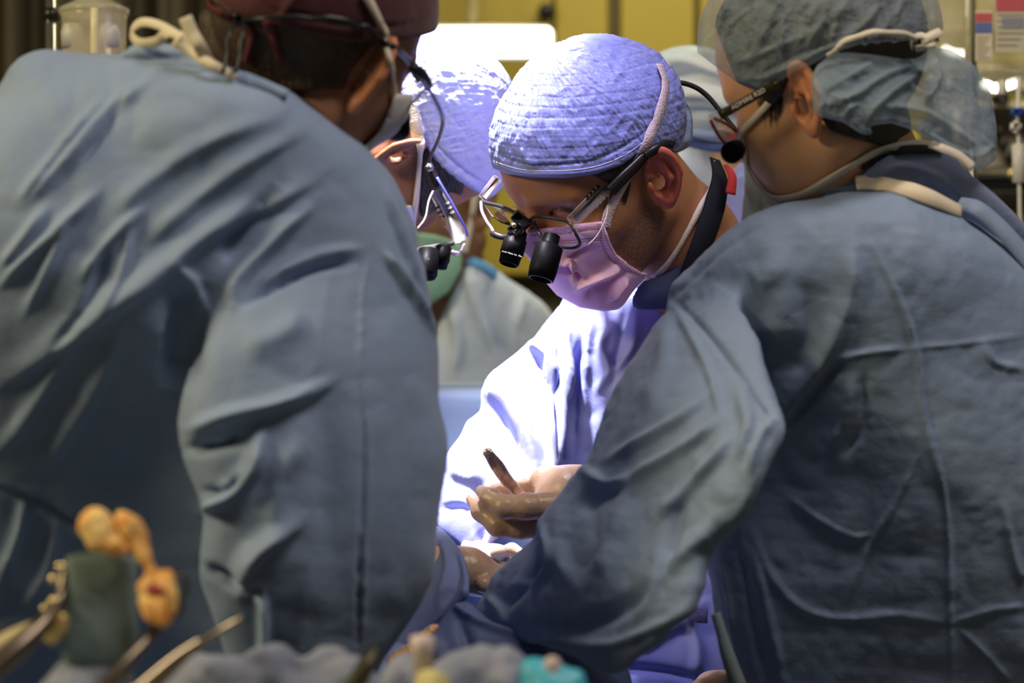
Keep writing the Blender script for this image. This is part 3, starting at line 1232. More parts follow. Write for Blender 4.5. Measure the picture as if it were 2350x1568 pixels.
# ================= right surgeon
pD = thing('person', 'person in blue gown and sheer bouffant cap bending at far right', 'person', (.34, 2.36, 0))
VD, QD = body_mesh(HD, [(P(1900, 300, 2.33), .056), (P(1985, 430, 2.37), .058), (P(2060, 600, 2.42), .07)], h=.0022, flare=.15, flesh=[((.052, .043, -.035), (.034, .028, .042))])
oD = obj('body', VD, QD, M['skin_d'], pD, attrs={'hl': HD.locv(VD)})
hl = HD.locv(VD)
paint(oD, 'flush', sstep(np.abs(hl[:, 1]), .074, .082) * .7)
tint_by_attribute(M['skin_d'], 'flush', (.60, .20, .10))
torsoD = Inflate([(1530, 700), (1590, 610), (1650, 545), (1720, 497), (1800, 468), (1900, 450), (1965, 440), (2100, 452), (2200, 490), (2350, 590), (2560, 760), (2620, 1100), (2600, 1760), (1705, 1760), (1690, 1568), (1665, 1480), (1640, 1400), (1622, 1260), (1600, 1000)],
                 [(1700, 600, 2.28), (1850, 470, 2.26), (2000, 470, 2.25), (2150, 490, 2.26), (2000, 700, 2.28), (2350, 800, 2.31), (1800, 1100, 2.36), (2200, 1050, 2.31), (1780, 1600, 2.39), (2000, 1400, 2.36), (2300, 1600, 2.355)], q=.8, tmax=.14)
armD = Inflate([(1600, 640), (1550, 700), (1500, 750), (1446, 832), (1403, 920), (1377, 980), (1350, 1060), (1330, 1078), (1290, 1125), (1236, 1192), (1228, 1230), (1200, 1262), (1140, 1318), (1112, 1360), (1092, 1400), (1112, 1442), (1180, 1468), (1290, 1490), (1400, 1545), (1480, 1500), (1600, 1392), (1632, 1260), (1720, 1172), (1795, 1005), (1790, 955), (1760, 850), (1720, 740), (1660, 660)],
               [(1600, 720, 2.25), (1560, 950, 2.16), (1550, 1200, 2.12), (1350, 1300, 2.18), (1150, 1380, 2.30)], q=.72, tmax=.10)
VgD, QgD = mesh_inflate([torsoD, armD], cell=5.5, dd=.006, k=.015)
foldsD = [
    ([(1530, 690), (1590, 640), (1680, 560), (1760, 510)], 8.0, -0.0034),
    ([(1950, 560), (1960, 640), (1940, 720), (1890, 830), (1800, 960)], 20.8, 0.0092, 1.3),
    ([(2000, 560), (2060, 680), (2100, 800), (2120, 950), (2170, 1150), (2180, 1370), (2185, 1568)], 5.6, 0.0046),
    ([(1770, 560), (1790, 700), (1760, 830)], 40, .006),
    ([(1860, 640), (1850, 780), (1800, 880)], 30, -.006),
    ([(2080, 800), (2200, 790), (2350, 770)], 4.5, 0.0020),
    ([(1900, 830), (1990, 810), (2080, 800)], 6.4, 0.0034),
    ([(2250, 780), (2280, 830), (2350, 850)], 6.4, 0.0034),
    ([(1930, 830), (1870, 900), (1800, 980)], 10.2, -0.0069),
    ([(1960, 860), (1940, 960), (1900, 1040)], 11.5, 0.0041),
    ([(1990, 860), (1980, 980), (1930, 1050)], 9.0, -0.0041),
    ([(2110, 1040), (2060, 1150), (2000, 1250), (1950, 1380)], 5.1, 0.0034, 1.3),
    ([(1810, 1140), (1880, 1190), (1960, 1230), (2000, 1225)], 5.1, 0.0034, 1.3),
    ([(1720, 1200), (1780, 1330), (1850, 1400), (1950, 1420), (2060, 1410), (2180, 1430)], 7.7, 0.0034),
    ([(2180, 1430), (2280, 1400), (2360, 1390)], 5.8, 0.0028),
    ([(2190, 1430), (2270, 1510), (2320, 1568)], 5.8, 0.0028),
    ([(2300, 1150), (2330, 1290), (2350, 1330)], 10.2, 0.0041),
    ([(1690, 1230), (1720, 1400), (1760, 1568)], 10.2, -0.0055),
    ([(1730, 1260), (1770, 1420), (1800, 1568)], 9.0, 0.0041),
    ([(1650, 1260), (1680, 1420), (1700, 1568)], 5.1, 0.0041),
    # sleeve
    ([(1545, 690), (1620, 760), (1690, 850), (1750, 930), (1790, 975)], 6.4, -0.0069),
    ([(1550, 700), (1600, 790), (1640, 880), (1660, 960)], 8.0, 0.0057, 1.3),
    ([(1530, 730), (1520, 850), (1480, 950)], 19.2, 0.0046),
    ([(1660, 960), (1600, 1010), (1520, 1060), (1440, 1100)], 11.2, 0.0080, 1.3),
    ([(1640, 900), (1570, 960), (1480, 1010), (1390, 1060)], 9.6, 0.0069, 1.3),
    ([(1680, 1000), (1640, 1060), (1560, 1140), (1520, 1190)], 12.8, 0.0092, 1.3),
    ([(1700, 900), (1720, 980), (1690, 1060)], 12.8, 0.0080),
    ([(1780, 960), (1740, 1020), (1720, 1090)], 8.0, 0.0069),
    ([(1600, 1080), (1560, 1160), (1540, 1280), (1500, 1360)], 16.0, -0.0080),
    ([(1640, 1200), (1600, 1250), (1520, 1320), (1460, 1420)], 17.6, 0.0092, 1.3),
    ([(1420, 1110), (1370, 1140), (1330, 1180)], 19.2, -0.0092),
    ([(1340, 1080), (1390, 1110), (1450, 1100)], 11.2, 0.0069),
    ([(1520, 1330), (1420, 1400), (1330, 1440), (1200, 1440)], 20.8, -0.0092),
    ([(1600, 1390), (1500, 1440), (1400, 1480), (1300, 1470)], 11.2, 0.0069),
    ([(1240, 1200), (1270, 1260), (1250, 1320), (1180, 1350)], 9.6, 0.0069),
    ([(1250, 1290), (1210, 1340), (1160, 1400)], 11.2, -0.0092),
    ([(1300, 1160), (1280, 1250), (1310, 1350)], 20.8, 0.0069),
    ([(1450, 1140), (1400, 1240), (1380, 1330)], 20.8, 0.0057),
    ([(1120, 1370), (1150, 1400), (1170, 1440)], 8.0, 0.0046),
]
VgD = fold(VgD, QgD, foldsD)
VgD = crumple(VgD, QgD, .0045, 17, 6)
VgD = crumple(VgD, QgD, .0018, 40, 8)
VgD = relax(VgD, QgD, 1, .5)
obj('gown', VgD, QgD, M['gown'], pD)
TD = bvh((VD, QD), (VgD, QgD))
THD = bvh((VD, QD))
# inner gown shoulder and collar at the nape
colD = Inflate([(1880, 440), (1960, 405), (2040, 355), (2110, 336), (2170, 350), (2230, 400), (2300, 460), (2380, 545), (2440, 640), (2300, 700), (2050, 600), (1930, 500)],
               [(1900, 440, 2.27), (2000, 380, 2.27), (2110, 350, 2.27), (2220, 410, 2.28), (2350, 540, 2.32), (2150, 600, 2.34)], q=.55, tmax=.09)
V, Q = mesh_inflate([colD], cell=6, dd=.006)
V = fold(V, Q, [([(1970, 410), (2060, 380), (2140, 400), (2220, 460)], 8, .004), ([(2010, 430), (2120, 440), (2210, 480)], 8, -.004)])
obj('gown_collar', V, Q, mat('collar_blue', (.23, .28, .45), .65, c2=(.26, .31, .49), cscale=20, bumps=[('noise', 60, .3, .006, 3)]), pD)
TDc = bvh((V, Q), (VgD, QgD), (VD, QD))
tp = []
for u, v in ((1964, 420), (2020, 422), (2080, 434), (2140, 456), (2206, 486)):
    hh, _ = hit(TDc, u, v + 12)
    tp.append(P(u, v, hh[1] - .006))
V, F = ribbon(tp, [(0, -1, .45)] * 5, px_w(42, 2.2), .002, wscale=[.9, 1, 1, 1, .8])
obj('collar_tape', V, F, mat('collar_tape_cream', (.80, .70, .56), .8, c2=(.74, .64, .50), cscale=60), pD)
strap('undershirt_collar', TDc, [(1972, 384), (2020, 362), (2070, 350), (2120, 346), (2160, 352)], 26, mat('undershirt_black', (.012, .012, .014), .8), pD, 2.25, .003, ws=[.3, .8, 1, .9, .5])
V, F = ribbon([P(2195, 470, 2.26), P(2240, 480, 2.25), P(2290, 520, 2.25), P(2340, 575, 2.25), P(2400, 650, 2.25)], [(.3, -1, .5)] * 5, px_w(46, 2.25), .003)
obj('gown_flap', V, F, M['gown'], pD)
# hair, then the sheer cap in two puffs
hairp = np.array([(1690, 190), (1640, 60), (1660, -300), (2400, -300), (2300, 330), (2120, 345), (2040, 340), (1960, 318), (1905, 300), (1872, 255), (1860, 170), (1830, 150), (1808, 185), (1794, 222), (1778, 245), (1762, 240), (1745, 222), (1735, 205)], float)
V, Q = shell_mesh(HD, head_core, .006, polys=[hairp], h=.0025)
V = relax(V, Q, 1)
obj('hair', V, Q, M['hair'], pD)
M['bouffant'] = mat('sheer_blue_nonwoven', (.36, .49, .64), .7, c2=(.46, .57, .70), cscale=30, alpha=.55, translucent=.35, bumps=[('noise', 38, .9, .012, 5), ('noise', 16, .5, .02, 3)])
M['bouffant_front'] = mat('sheer_grey_blue_nonwoven', (.36, .46, .58), .7, c2=(.46, .54, .64), cscale=60, alpha=.45, translucent=.3, bumps=[('noise', 42, 1.0, .012, 5), ('noise', 16, .5, .02, 3)])
capp = np.array([(1600, -400), (2500, -400), (2200, 60), (2135, 78), (2100, 92), (1980, 98), (1900, 125), (1860, 150), (1828, 158), (1800, 180), (1772, 196), (1745, 206), (1718, 193), (1686, 186), (1600, 120)], float)
V, Q = shell_mesh(HD, skull, .020, polys=[capp], h=.0025, size=.2)
foldsCap = []
rng = random.Random(4)
for i in range(16):
    x0 = 1700 + i * 27
    foldsCap.append(([(x0 + rng.uniform(-30, 30), -20 + rng.uniform(-20, 40)), (x0 - 40 + rng.uniform(-20, 20), 60), (x0 - 60 + rng.uniform(-30, 30), 120 + rng.uniform(-20, 30))], rng.uniform(4, 9), rng.uniform(.002, .005)))
foldsCap += [([(1690, 175), (1740, 180), (1800, 160), (1900, 110), (1980, 90)], 7, .005), ([(1680, 150), (1760, 120), (1900, 60)], 8, .004), ([(1720, 190), (1820, 130), (1960, 85)], 5, -.004)]
V = fold(V, Q, foldsCap)
obj('bouffant_cap', V, Q, M['bouffant_front'], pD)
TcD = bvh((V, Q))
puffp = np.array([(1862, 175), (1875, 150), (1905, 122), (1950, 120), (2050, 128), (2105, 122), (2130, 108), (2180, 112), (2240, 150), (2275, 215), (2290, 290), (2291, 340), (2280, 375), (2255, 398), (2225, 385), (2190, 350), (2130, 318), (2085, 295), (2045, 282), (2020, 285), (1998, 288), (1994, 310), (1972, 305), (1935, 280), (1900, 272), (1866, 262), (1864, 220)], float)
puff = Inflate([(1700, 180), (1800, 60), (1950, 30), (2100, 70), (2180, 108), (2240, 150), (2275, 215), (2290, 290), (2291, 340), (2280, 375), (2255, 398), (2225, 390), (2100, 380), (1900, 360), (1760, 300)],
               [(1800, 200, 2.24), (1950, 200, 2.225), (2080, 220, 2.25), (2150, 230, 2.28), (2260, 300, 2.29)], q=.85, tmax=.095)
V, Q = mesh_inflate([puff], cell=5, dd=.005, extra=lambda u, v, d, f: smax(f, -poly_sd(u, v, puffp) * d / FPX, .004))
fp = [([(1900, 240), (1960, 220), (2040, 170), (2110, 150)], 8, .006), ([(1880, 215), (1950, 180), (2010, 140)], 8, .005), ([(1990, 285), (2000, 250), (2060, 200), (2140, 150)], 10, .008),
      ([(2010, 240), (2120, 260), (2200, 310), (2250, 350)], 8, .006), ([(2060, 190), (2120, 220), (2180, 280)], 7, .004), ([(2130, 120), (2150, 180), (2110, 240)], 8, .006), ([(2170, 130), (2220, 200), (2240, 280)], 12, .005),
      ([(1935, 275), (1950, 250), (1970, 240)], 6, .004), ([(2250, 340), (2200, 330), (2140, 300)], 7, -.004), ([(1870, 190), (1890, 230), (1880, 255)], 6, .004), ([(2280, 330), (2240, 360), (2200, 345)], 6, .005)]
for i in range(14):
    x, y = rng.uniform(1890, 2260), rng.uniform(140, 320)
    a = rng.uniform(.2, 1.2)
    fp.append(([(x, y), (x + 40 * math.cos(a), y + 40 * math.sin(a)), (x + 75 * math.cos(a + .3), y + 75 * math.sin(a + .3))], rng.uniform(4, 8), rng.uniform(-.003, .004)))
V = fold(V, Q, fp)
obj('cap_back_puff', V, Q, M['bouffant'], pD)
TpD = bvh((V, Q), (VD, QD))
# mask and its straps
maskD = mat('mask_pale_green', (.84, .88, .82), .8, c2=(.78, .85, .79), cscale=12, bumps=[('noise', 40, .3, .006, 3)])


def mask_base(a, b, c):
    f = head_core(a, b, c)
    f = smin(f, cone(a, b, c, (.090, 0, .020), (.104, 0, -.012), .010, .013), .02)
    return smin(f, ell(a, b, c, (.080, 0, -.060), (.026, .036, .040)), .03)


mkD = Inflate([(1690, 298), (1704, 304), (1714, 330), (1760, 400), (1850, 430), (1900, 470), (1860, 540), (1716, 540), (1703, 480), (1708, 440), (1707, 390), (1699, 340)], [(1700, 320, 2.335), (1720, 450, 2.32), (1850, 480, 2.30)], q=.5, tmax=.03)
V, Q = mesh_inflate([mkD], cell=4, dd=.003)
V = fold(V, Q, [([(1712, 420), (1722, 470), (1720, 520)], 5, .004), ([(1750, 450), (1745, 490), (1755, 520)], 6, -.005), ([(1790, 462), (1780, 500)], 5, .004)])
obj('face_mask', V, Q, maskD, pD)
p, n = drape(THD, [(1706, 312), (1713, 345), (1718, 380), (1730, 412), (1750, 436), (1790, 449), (1850, 446)], .002)
V, F = ribbon(p, n, px_w(12, 2.24), .0015, per=2)
obj('mask_edge', V, F, M['white_strap'], pD)
wisp = []
rng = random.Random(21)
for i in range(60):
    u0, v0 = 1745 + rng.random() * 55, 205 + rng.random() * 30
    ln = rng.uniform(25, 75) * (1 - abs(u0 - 1775) / 60)
    p, n = drape(THD, [(u0, v0), (u0 - 2 + rng.uniform(-6, 4), v0 + ln * .5), (u0 - 4 + rng.uniform(-10, 6), v0 + ln)], .0012, 2)
    wisp.append(tube(p, [.0005, .0004, .0001], 4, per=1, smooth=False))
V, F = merge(wisp)
o = obj('sideburn_hair', V, F, M['hair'], pD)
o['kind'] = 'stuff'
strap('mask_strap', THD, [(1800, 185), (1785, 210), (1760, 245), (1735, 275), (1712, 300), (1703, 325)], 17, M['white_strap'], pD, 2.22, .004)
strap('mask_strap', TDc, [(1790, 452), (1840, 443), (1890, 415), (1940, 382), (1990, 354), (2050, 336), (2110, 330), (2150, 332)], 19, M['white_strap'], pD, 2.25, .003)
V, F = ribbon([P(2135, 330, 2.235), P(2165, 342, 2.23), P(2200, 358, 2.23), P(2232, 385, 2.23)], [(.2, -1, .4)] * 4, px_w(24, 2.23), .0015)
obj('strap_end', V, F, M['white_strap'], pD)
strap('mask_strap', bvh((V, Q), (VD, QD)) if False else TcD, [(1900, 118), (1950, 92), (2010, 78), (2060, 76), (2105, 90)], 14, M['white_strap'], pD, 2.23, .006)
kn = thing_loc = P(2110, 88, 2.21)
V, F = ribbon([P(2092, 108, 2.22), P(2095, 90, 2.205), P(2115, 82, 2.20), P(2132, 95, 2.205), P(2120, 108, 2.215), P(2100, 112, 2.22)], [(-1, -.6, 0), (-.5, -1, .3), (0, -1, .6), (.6, -1, 0), (0, -1, -.5), (0, -1, -.5)], px_w(17, 2.2), .0012)
knot = obj('strap_knot', V, F, M['white_strap'], pD)
V, F = ribbon([P(2115, 95, 2.2), P(2138, 82, 2.2), P(2160, 72, 2.21)], [(0, -1, .3)] * 3, px_w(22, 2.2), .0012)
obj('knot_tail', V, F, M['white_strap'], knot)
V, F = ribbon([P(2115, 100, 2.2), P(2140, 105, 2.2), P(2152, 88, 2.21)], [(0, -1, .3), (.3, -1, 0), (.7, -.7, 0)], px_w(14, 2.2), .0012)
obj('knot_tail', V, F, M['white_strap'], knot)
skirt(pD, .42, 2.40, .19, .13, .95, .35, M['gown'], 3)

# glasses of the right surgeon
glD = thing('loupe_glasses', 'red rimmed glasses with dark printed temple on right surgeon', 'glasses', P(1680, 280, 2.25))
a, b = P(1652, 266, 2.238), P(1786, 190, 2.225)
p = [a, a * .5 + b * .5, b]
nrm = np.cross(b - a, (0, 1, 0))
V, F = ribbon(p, [(-.25, -1, .05)] * 3, px_w(21, 2.23), .003)
tmp = obj('temple', V, F, mat('temple_dark_gold', (.035, .03, .02), .25, metal=.7, c2=(.10, .085, .03), cscale=40), glD)
ad = (b - a) / np.linalg.norm(b - a)
up = np.array([.45, 0, .9])
text_on('temple_print', 'ADMIRE R2D', a + ad * .014 - np.array([0, .0045, 0]) - up * .0022, ad, up, .0062, mat('print_pale', (.6, .55, .55), .5), tmp)
V, F = box((-.0055, -.002, -.006), (.0055, .002, .006), R=np.array([ad, [0, 1, 0], np.cross(ad, [0, 1, 0])]).T, c=P(1643, 271, 2.24), bevel=.0012)
obj('end_piece', V, F, M['clear'], glD)
redm = mat('rim_red', (.30, .02, .02), .25)
rim = [(1631, 276, 2.24), (1640, 296, 2.245), (1655, 320, 2.26), (1675, 342, 2.275), (1700, 360, 2.29), (1718, 366, 2.31), (1720, 345, 2.33), (1700, 312, 2.32), (1670, 286, 2.29), (1640, 272, 2.25)]
V, F = tube([P(*q) for q in rim], px_w(4, 2.25), 8)
obj('rim', V, F, redm, glD)
V = np.array([P(*q) for q in rim[:-1]])
V = np.concatenate([V, V + np.array([0.0006, .0012, .0006])])
n9 = len(rim) - 1
F = [list(range(n9))[::-1], list(range(n9, 2 * n9))] + [[i, (i + 1) % n9, n9 + (i + 1) % n9, n9 + i] for i in range(n9)]
obj('lens', V, F, mat('lens_glossy', (.9, .9, .95), .03, trans=.85, ior=1.5, spec=.8), glD, smooth=False)
V, F = lathe([(0, .004), (.001, .0095), (.016, .0105), (.017, .006)], P(1690, 342, 2.27), P(1660, 365, 2.235), 24)
obj('loupe_barrel', V, F, M['matte_black'], glD)


# ================= centre surgeon
pC = thing('person', 'person in violet lit blue gown and pink mask facing left in the centre', 'person', (.14, 2.86, 0))
VC, QC = body_mesh(HC, [(P(1480, 440, 2.69), .055), (P(1570, 560, 2.73), .058), (P(1620, 720, 2.82), .08)], h=.0018)
oC = obj('body', VC, QC, M['skin_c'], pC, attrs={'hl': HC.locv(VC)})
hl = HC.locv(VC)
paint(oC, 'flush', sstep(np.abs(hl[:, 1]), .074, .082) * .75)
tint_by_attribute(M['skin_c'], 'flush', (.50, .10, .07))
st = sstep(-hl[:, 2] - .25 * hl[:, 0], -.005, .03) * sstep(hl[:, 0], -.012, .012) * sstep(-hl[:, 2], -.01, .015) * (1 - sstep(-hl[:, 2], .105, .125)) * (1 - sstep(np.abs(hl[:, 1]), .074, .080))
paint(oC, 'stubble', st * .85)
tint_by_attribute(M['skin_c'], 'stubble', (.10, .07, .06), 420)
THC = bvh((VC, QC))
torsoC = Inflate([(1290, 702), (1318, 674), (1360, 640), (1430, 605), (1510, 605), (1570, 590), (1610, 545), (1650, 470), (1690, 380), (1780, 360), (1860, 480), (1860, 1000), (1800, 1740), (1330, 1740), (1260, 1250), (1240, 1000), (1240, 850)],
                 [(1350, 750, 2.79), (1700, 450, 2.83), (1500, 900, 2.79), (1350, 1400, 2.74), (1700, 1500, 2.74)], q=.7, tmax=.12)
armC = Inflate([(1305, 690), (1262, 722), (1214, 790), (1160, 830), (1115, 870), (1100, 945), (1055, 1020), (1018, 1075), (1004, 1150), (1002, 1205), (1040, 1250), (1098, 1280), (1130, 1250), (1200, 1180), (1290, 1060), (1300, 900), (1330, 760)],
               [(1280, 740, 2.76), (1200, 900, 2.72), (1120, 1080, 2.66), (1060, 1230, 2.62)], q=.8, tmax=.08)
VgC, QgC = mesh_inflate([torsoC, armC], cell=5, dd=.005, k=.008)
foldsC = [
    ([(1214, 800), (1250, 860), (1290, 920)], 10, -0.0150), ([(1216, 790), (1255, 820), (1290, 880)], 10, 0.0120),
    ([(1110, 900), (1160, 920), (1200, 980), (1230, 1060)], 16, 0.0150, 1.4), ([(1130, 940), (1170, 990), (1200, 1070)], 14, -0.0135),
    ([(1160, 880), (1220, 950), (1260, 1050)], 16, 0.0105, 1.3), ([(1110, 950), (1070, 1020), (1020, 1080)], 14, 0.0105),
    ([(1190, 900), (1240, 1000), (1260, 1080)], 12, -0.0120), ([(1010, 1165), (1050, 1160), (1080, 1170)], 5, -0.0090),
    ([(1090, 1110), (1110, 1180), (1100, 1270)], 12, -0.0120), ([(1040, 1080), (1080, 1100), (1120, 1090)], 12, 0.0090),
    ([(1290, 700), (1285, 850), (1290, 1060)], 8, -0.0150), ([(1360, 700), (1345, 850), (1330, 1060)], 10, 0.0075), ([(1300, 720), (1300, 850), (1305, 1040)], 12, 0.0090),
    ([(1400, 750), (1380, 800), (1400, 850), (1370, 900)], 9, 0.0075), ([(1440, 700), (1420, 800), (1390, 900)], 10, -0.0060), ([(1460, 720), (1450, 800), (1400, 860)], 9, 0.0060),
    ([(1430, 1500), (1540, 1440), (1620, 1380)], 16, 0.0090), ([(1400, 1530), (1520, 1540), (1640, 1568)], 10, -0.0090), ([(1560, 1380), (1600, 1480), (1590, 1568)], 12, 0.0075),
    ([(1650, 480), (1690, 430), (1700, 400)], 8, 0.0060),
]
VgC = fold(VgC, QgC, foldsC)
VgC = crumple(VgC, QgC, .004, 20, 3)
VgC = relax(VgC, QgC, 1, .5)
obj('gown', VgC, QgC, M['gown2'], pC)
TgC = bvh((VgC, QgC), (VC, QC))
# dark collar of the lead apron, red tab
V, F = ribbon([P(1640, 365, 2.70), P(1652, 410, 2.675), P(1642, 465, 2.66), P(1622, 530, 2.65), P(1594, 600, 2.65), P(1560, 680, 2.66)], [(.5, -1, .1)] * 6, px_w(56, 2.66), .002, wscale=[.5, .8, 1.0, 1.0, .9, .8])
obj('apron_collar', V, F, mat('apron_black', (.008, .009, .014), .75, spec=.2), pC)
V, F = ribbon([P(1664, 378, 2.665), P(1680, 405, 2.65), P(1676, 446, 2.645)], [(.2, -1, .1)] * 3, px_w(26, 2.65), .0015, wscale=[.4, .8, 1])
obj('apron_tab', V, F, mat('tab_red', (.42, .035, .03), .7, spec=.2), pC)
sc = Inflate([(1470, 650), (1515, 632), (1560, 604), (1600, 565), (1640, 590), (1590, 690), (1510, 712), (1450, 704)], [(1500, 660, 2.675), (1590, 610, 2.675), (1520, 690, 2.675)], q=.6, tmax=.03)
V, Q = mesh_inflate([sc], cell=5, dd=.005)
obj('scrub_collar', V, Q, mat('scrub_navy', (.035, .05, .15), .75), pC)
# cap
capC = np.array([(1000, -60), (1120, 380), (1137, 388), (1165, 400), (1220, 407), (1300, 408), (1370, 399), (1430, 378), (1462, 352), (1485, 338), (1540, 345), (1570, 348), (1600, 325), (1680, 200), (1650, -60)], float)


def cap_grow(a, b, c, f):
    g = ell(a, b, c, (-.060, 0, .045), (.062, .070, .062)) * HC.s
    return smin(f, g, .02)


V, Q = shell_mesh(HC, skull, .0065, polys=[capC], h=.0014, extra=cap_grow)
V = fold(V, Q, [([(1135, 352), (1200, 375), (1300, 377), (1380, 362), (1450, 325), (1520, 270)], 4, -.0022), ([(1138, 378), (1200, 397), (1300, 398), (1375, 388), (1440, 362)], 6, .0012)])
hl = HC.locv(V)


def crinkle(V, Q, hl, amp, seed, slope=.6):
    """stitched rows of puckered cloth over the cap, running parallel to the hem."""
    N = vnormals(V, Q)
    th = np.arctan2(hl[:, 1], hl[:, 0] + .012)
    row = hl[:, 2] - slope * hl[:, 0]
    ph = row / .0115 * 2 * math.pi + 1.0 * vnoise(hl, 30, seed)
    groove = np.exp(-(np.sin(ph * .5) / .22) ** 2)
    q = np.stack([th * 24, row * 62, np.zeros(len(V))], 1)
    w1 = 1 - 2 * np.abs(vnoise(q, .8, seed))
    w2 = 1 - 2 * np.abs(vnoise(q, 1.7, seed + 3))
    w3 = 1 - 2 * np.abs(vnoise(hl, 95, seed + 8))
    big = vnoise(hl, 38, seed + 5)
    wgt = np.clip((row - .030) * 90, .15, 1)
    return V + N * (amp * (.45 * w1 + .38 * w2 + .40 * w3 - .30 * groove + .75 * big) * wgt)[:, None]


V = crinkle(V, Q, hl, .0022, 1)
M['capblue'] = mat('cap_blue', (.22, .26, .64), .36, c2=(.25, .29, .68), cscale=20, bumps=[('noise', 260, .35, .0016, 3)], spec=.5)
capCo = obj('surgical_cap', V, Q, M['capblue'], pC, attrs={'hl': hl})
TcC = bvh((V, Q), (VC, QC))
# back flap of the cap tied under the knot
fl = Inflate([(1545, 225), (1572, 232), (1588, 262), (1590, 300), (1588, 330), (1560, 350), (1535, 352), (1520, 320), (1520, 260)], [(1550, 290, 2.66), (1580, 260, 2.67), (1540, 340, 2.66)], q=.8, tmax=.035)
V, Q = mesh_inflate([fl], cell=4, dd=.004)
V = fold(V, Q, [([(1560, 235), (1565, 290), (1550, 340)], 5, .003), ([(1580, 250), (1580, 300), (1570, 340)], 5, .003)])
obj('cap_back_flap', V, Q, mat('cap_flap_blue', (.27, .36, .58), .6, bumps=[('noise', 120, .4, .003, 3)]), pC)
# stitch line along the hem
p, n = drape(TcC, [(1140, 372), (1200, 390), (1300, 392), (1375, 381), (1440, 352), (1480, 322)], .0006)
V, F = tube(p, .00045, 6, per=1, smooth=False)
obj('hem_stitch', V, F, mat('thread_pale', (.7, .66, .78), .7), capCo)
# hair: short dark hair below the cap, at the temple and the nape
hp = np.array([(1340, 390), (1440, 360), (1480, 330), (1540, 330), (1600, 300), (1640, 330), (1620, 370), (1590, 390), (1570, 395), (1552, 360), (1530, 335), (1480, 345), (1462, 370), (1450, 400), (1445, 440), (1436, 470), (1425, 440), (1410, 425), (1380, 412)], float)
V, Q = shell_mesh(HC, head_core, .0040, polys=[hp], h=.002)
obj('hair', V, Q, M['hair'], pC)
# eyebrow hairs
eb = []
rng = random.Random(11)
for i in range(110):
    t = rng.random()
    u, v = 1258 + t * 58, 492 - 12 * math.sin(t * 2.6) + rng.uniform(-8, 6)
    h_, n_ = hit(THC, u, v)
    if h_ is None:
        continue
    dirv = P(u + 9, v - 5 + 8 * t, h_[1]) - P(u, v, h_[1])
    eb.append(tube([h_, h_ + dirv * .6 + n_ * .002, h_ + dirv + n_ * .0022], [.0002, .00016, .00006], 4, per=2))
for i in range(60):
    t = rng.random()
    u, v = 1158 + t * 48, 462 + t * 34 + rng.uniform(-4, 6)
    h_, n_ = hit(THC, u + 4, v)
    if h_ is None:
        continue
    dirv = P(u - 8, v + 2, h_[1]) - P(u, v, h_[1])
    eb.append(tube([h_, h_ + dirv * .6 + n_ * .003, h_ + dirv + n_ * .004], [.0002, .00016, .00006], 4, per=2))
if eb:
    V, F = merge(eb)
    eo = obj('eyebrow_hair', V, F, M['hair'], pC)
    eo['kind'] = 'stuff'
# mask
M['maskpink'] = mat('mask_pink', (.90, .56, .90), .72, c2=(.93, .60, .92), cscale=20, bumps=[('wave', 210, .12, .0006, 'X'), ('wave', 210, .12, .0006, 'Z')], sheen=.2, translucent=.1)
maskC = np.array([(1180, 520), (1215, 528), (1290, 518), (1340, 512), (1383, 508), (1389, 530), (1396, 555), (1412, 585), (1440, 608), (1472, 625), (1508, 630), (1498, 655), (1464, 690), (1420, 711), (1385, 715), (1330, 706), (1278, 678), (1245, 640), (1210, 590), (1180, 560)], float)


def mask_base_c(a, b, c):
    f = head_core(a, b, c)
    f = smin(f, cone(a, b, c, (.092, 0, .022), (.106, 0, -.012), .010, .014), .02)
    f = smin(f, ell(a, b, c, (.086, 0, -.060), (.024, .038, .044)), .03)
    return f


V, Q = shell_mesh(HC, mask_base_c, .0065, polys=[maskC], h=.0016)
V = fold(V, Q, [
    ([(1383, 510), (1392, 545), (1410, 580), (1440, 604), (1505, 628)], 6, .0022),
    ([(1375, 515), (1382, 550), (1400, 590), (1432, 618), (1490, 640)], 4, -.0018),
    ([(1300, 600), (1335, 580), (1380, 560)], 6.0, -0.0090), ([(1290, 612), (1310, 598), (1318, 640), (1335, 650)], 5.1, 0.0090, 1.3),
    ([(1270, 610), (1310, 625), (1335, 650)], 6.8, -0.0090), ([(1315, 668), (1340, 650), (1400, 625), (1420, 610)], 6.8, 0.0090, 1.3),
    ([(1345, 690), (1365, 665), (1410, 650), (1440, 620)], 8.5, -0.0075), ([(1400, 690), (1420, 660), (1440, 640)], 6.0, 0.0090), ([(1250, 575), (1270, 600), (1300, 610)], 6.8, 0.0060),
    ([(1225, 540), (1300, 534), (1375, 524)], 3, -.0012), ([(1225, 556), (1300, 552), (1380, 545)], 3, -.0012)])
mk = obj('face_mask', V, Q, M['maskpink'], pC)
TmC = bvh((V, Q), (VC, QC))
